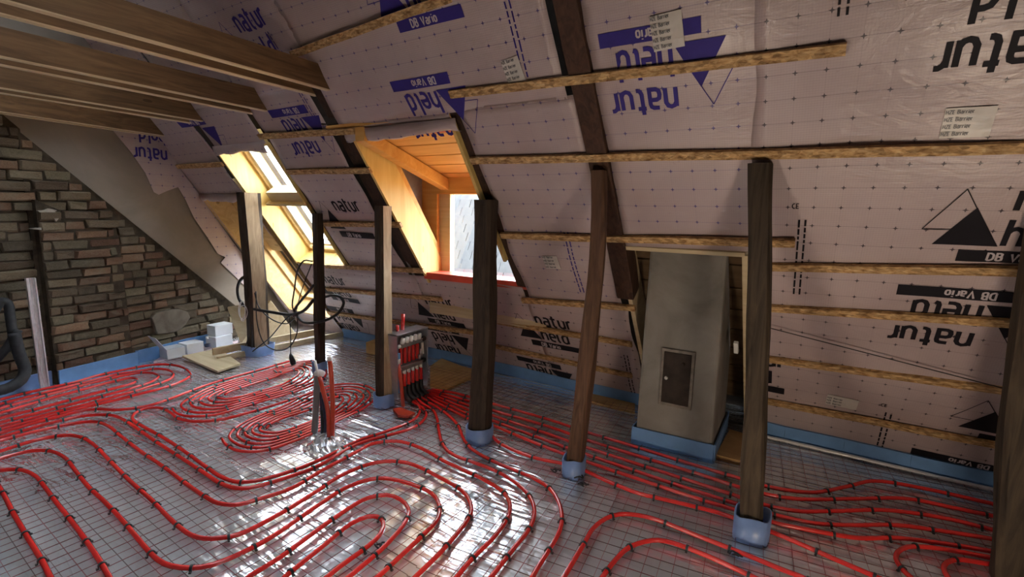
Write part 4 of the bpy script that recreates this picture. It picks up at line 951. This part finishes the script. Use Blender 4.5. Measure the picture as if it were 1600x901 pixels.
hose([(-30, 585, -5.46), (0, 556, -5.45), (14, 538, -5.44), (28, 515, -5.43)], 'black hose slanting up from the left edge', .03)
hose([(22, 520, -5.42), (30, 552, -5.40), (39, 578, -5.38), (33, 593, -5.35), (15, 605, -5.33), (-30, 616, -5.3)], 'thick black hose curving down to the floor at the left edge', .04)
def pbox(p1, p2, dep, hh, mat, name, label, cat='box', z=0.0, group=None):
    a, b = fl(*p1, z), fl(*p2, z); e = b-a; n_ = Vector((-e.y, e.x, 0)).normalized()*dep
    if n_.dot(Vector((a.x, a.y, 0))) < 0: n_ = -n_
    r = empty(name, a); tag(r, label, cat, group); return r, a, e, n_, hh
def closed_box(p1, p2, dep, hh, label, z=0.0, lid=True):
    r, a, e, n_, h = pbox(p1, p2, dep, hh, 'card', 'cardboard_box', label, 'box', z, 'white cardboard boxes')
    part('carton', M['card'], r, lambda m: m.obox(a, e, n_, Vector((0, 0, h))), False, .003)
    part('lid', M['card'], r, lambda m: m.obox(a-e*.012-n_*.012+Vector((0, 0, h)), e*1.024, n_*1.02, Vector((0, 0, .007))), False, .002); return r
fb = [fl(240, 566), fl(345, 546), fl(372, 533), fl(262, 552)]
tag(part('foam_board', M['pink'], None, lambda m: m.prism([Vector((p.x, p.y, -.01)) for p in fb], Vector((0, 0, .022)))), 'pink foam board under the white boxes', 'board')
r, a, e, n_, h = pbox((262, 562), (290, 556), .17, .105, 'card', 'cardboard_box', 'open white box with its lid folded up beside the blue strip', 'box', .012, 'white cardboard boxes')
t_ = .006; en = e.normalized()*t_; nn_ = n_.normalized()*t_; zz = Vector((0, 0, h))
part('carton', M['card'], r, lambda m: [m.obox(a, e, nn_, zz), m.obox(a+n_-nn_, e, nn_, zz), m.obox(a, en, n_, zz), m.obox(a+e-en, en, n_, zz), m.obox(a, e, n_, Vector((0, 0, t_)))])
part('lid', M['card'], r, lambda m: m.obox(a+n_*.0+zz-en*.5, en, n_, Vector((-.06, -.05, .13))+e*-.1), False, .002)
closed_box((293, 554), (319, 548), .16, .105, 'closed white box next to the open one', .012)
closed_box((338, 544), (364, 537), .16, .115, 'lower white box of the stack of two', .012)
closed_box((337, 526), (364, 520), .15, .115, 'upper white box of the stack of two', .136)
bp = fl(325, 548); BO = empty('bottle', bp); tag(BO, 'small clear plastic bottle between the white boxes', 'bottle')
part('body', M['glass'], BO, lambda m: m.tube([bp+Vector((0, 0, z)) for z in (.012, .03, .10, .125, .14)], [.028, .03, .03, .014, .011], 12), True)
part('label_band', M['navy'], BO, lambda m: m.tube([bp+Vector((0, 0, z)) for z in (.05, .08)], .0305, 12), True)
part('cap', M['white'], BO, lambda m: m.tube([bp+Vector((0, 0, z)) for z in (.14, .158)], .013, 10), True)
tag(part('floor_panel', M['plydull'], None, lambda m: m.prism([p+Vector((0, 0, .01)) for p in (fl(285, 560), fl(340, 584), fl(376, 572), fl(342, 548))], Vector((0, 0, .022))), False, .002), 'yellowish board lying flat in front of the white boxes', 'board')
def plank(pa, pb, hh, th, z, label, mat='plydull'):
    a, b = fl(*pa), fl(*pb); a.z = b.z = z; e = b-a; n_ = Vector((-e.y, e.x, 0)).normalized()*th
    if n_.dot(Vector((a.x, a.y, 0))) < 0: n_ = -n_
    tag(part('plank', M[mat], None, lambda m: m.obox(a, e, n_, Vector((0, 0, hh))), False, .003), label, 'plank')
plank((340, 565), (548, 522), .058, .03, -.005, 'lower long pale plank behind the square post')
plank((334, 563), (500, 529), .075, .03, .054, 'upper long pale plank stacked behind the square post')
a, b = fl(378, 538), fl(462, 521); c, d = yp(356, 480, 3.35), yp(424, 470, 3.6)
tag(part('leaning_sheet', M['plydull'], None, lambda m: m.prism([a, b, d, c], Vector((.015, -.02, .012))), False, .002), 'plywood offcut leaning behind the square post', 'board')
q = fl(572, 551); tag(part('wood_block', M['tan'], None, lambda m: m.obox(q+Vector((0, 0, -.005)), Vector((.20, .02, 0)), Vector((-.02, .16, 0)), Vector((0, 0, .13))), False, .004), 'short timber block behind the post beside the manifold', 'block')
# loose clips dropped on the foil
for i, (px, py, l) in enumerate(((277, 669, 'black cap lying on the foil left of the near spiral'), (908, 757, 'loose black clips at the foot of the crooked brown post'), (900, 745, 'single loose clip touching the blue collar of the crooked post'), (591, 853, 'loose pair of clips beside the innermost hairpin'), (1147, 866, 'loose clips in front of the tall post by the chimney'), (865, 735, 'black plastic tie standing left of the crooked post'))):
    p = fl(px, py, .01); m = MB()
    for k in range(2 if i else 1):
        o2 = p+Vector((.02*k, .015*k, .004)); aa = rb.random()*6
        m.tube([o2+Vector((.02*math.cos(aa+t)*(1.4 if not i else 1), .012*math.sin(aa+t), .006*math.sin(2*t))) for t in [j*.6 for j in range(10)]], .005, 5)
    tag(m.build('loose_clip', M['clip'], None, True), l, 'clip')
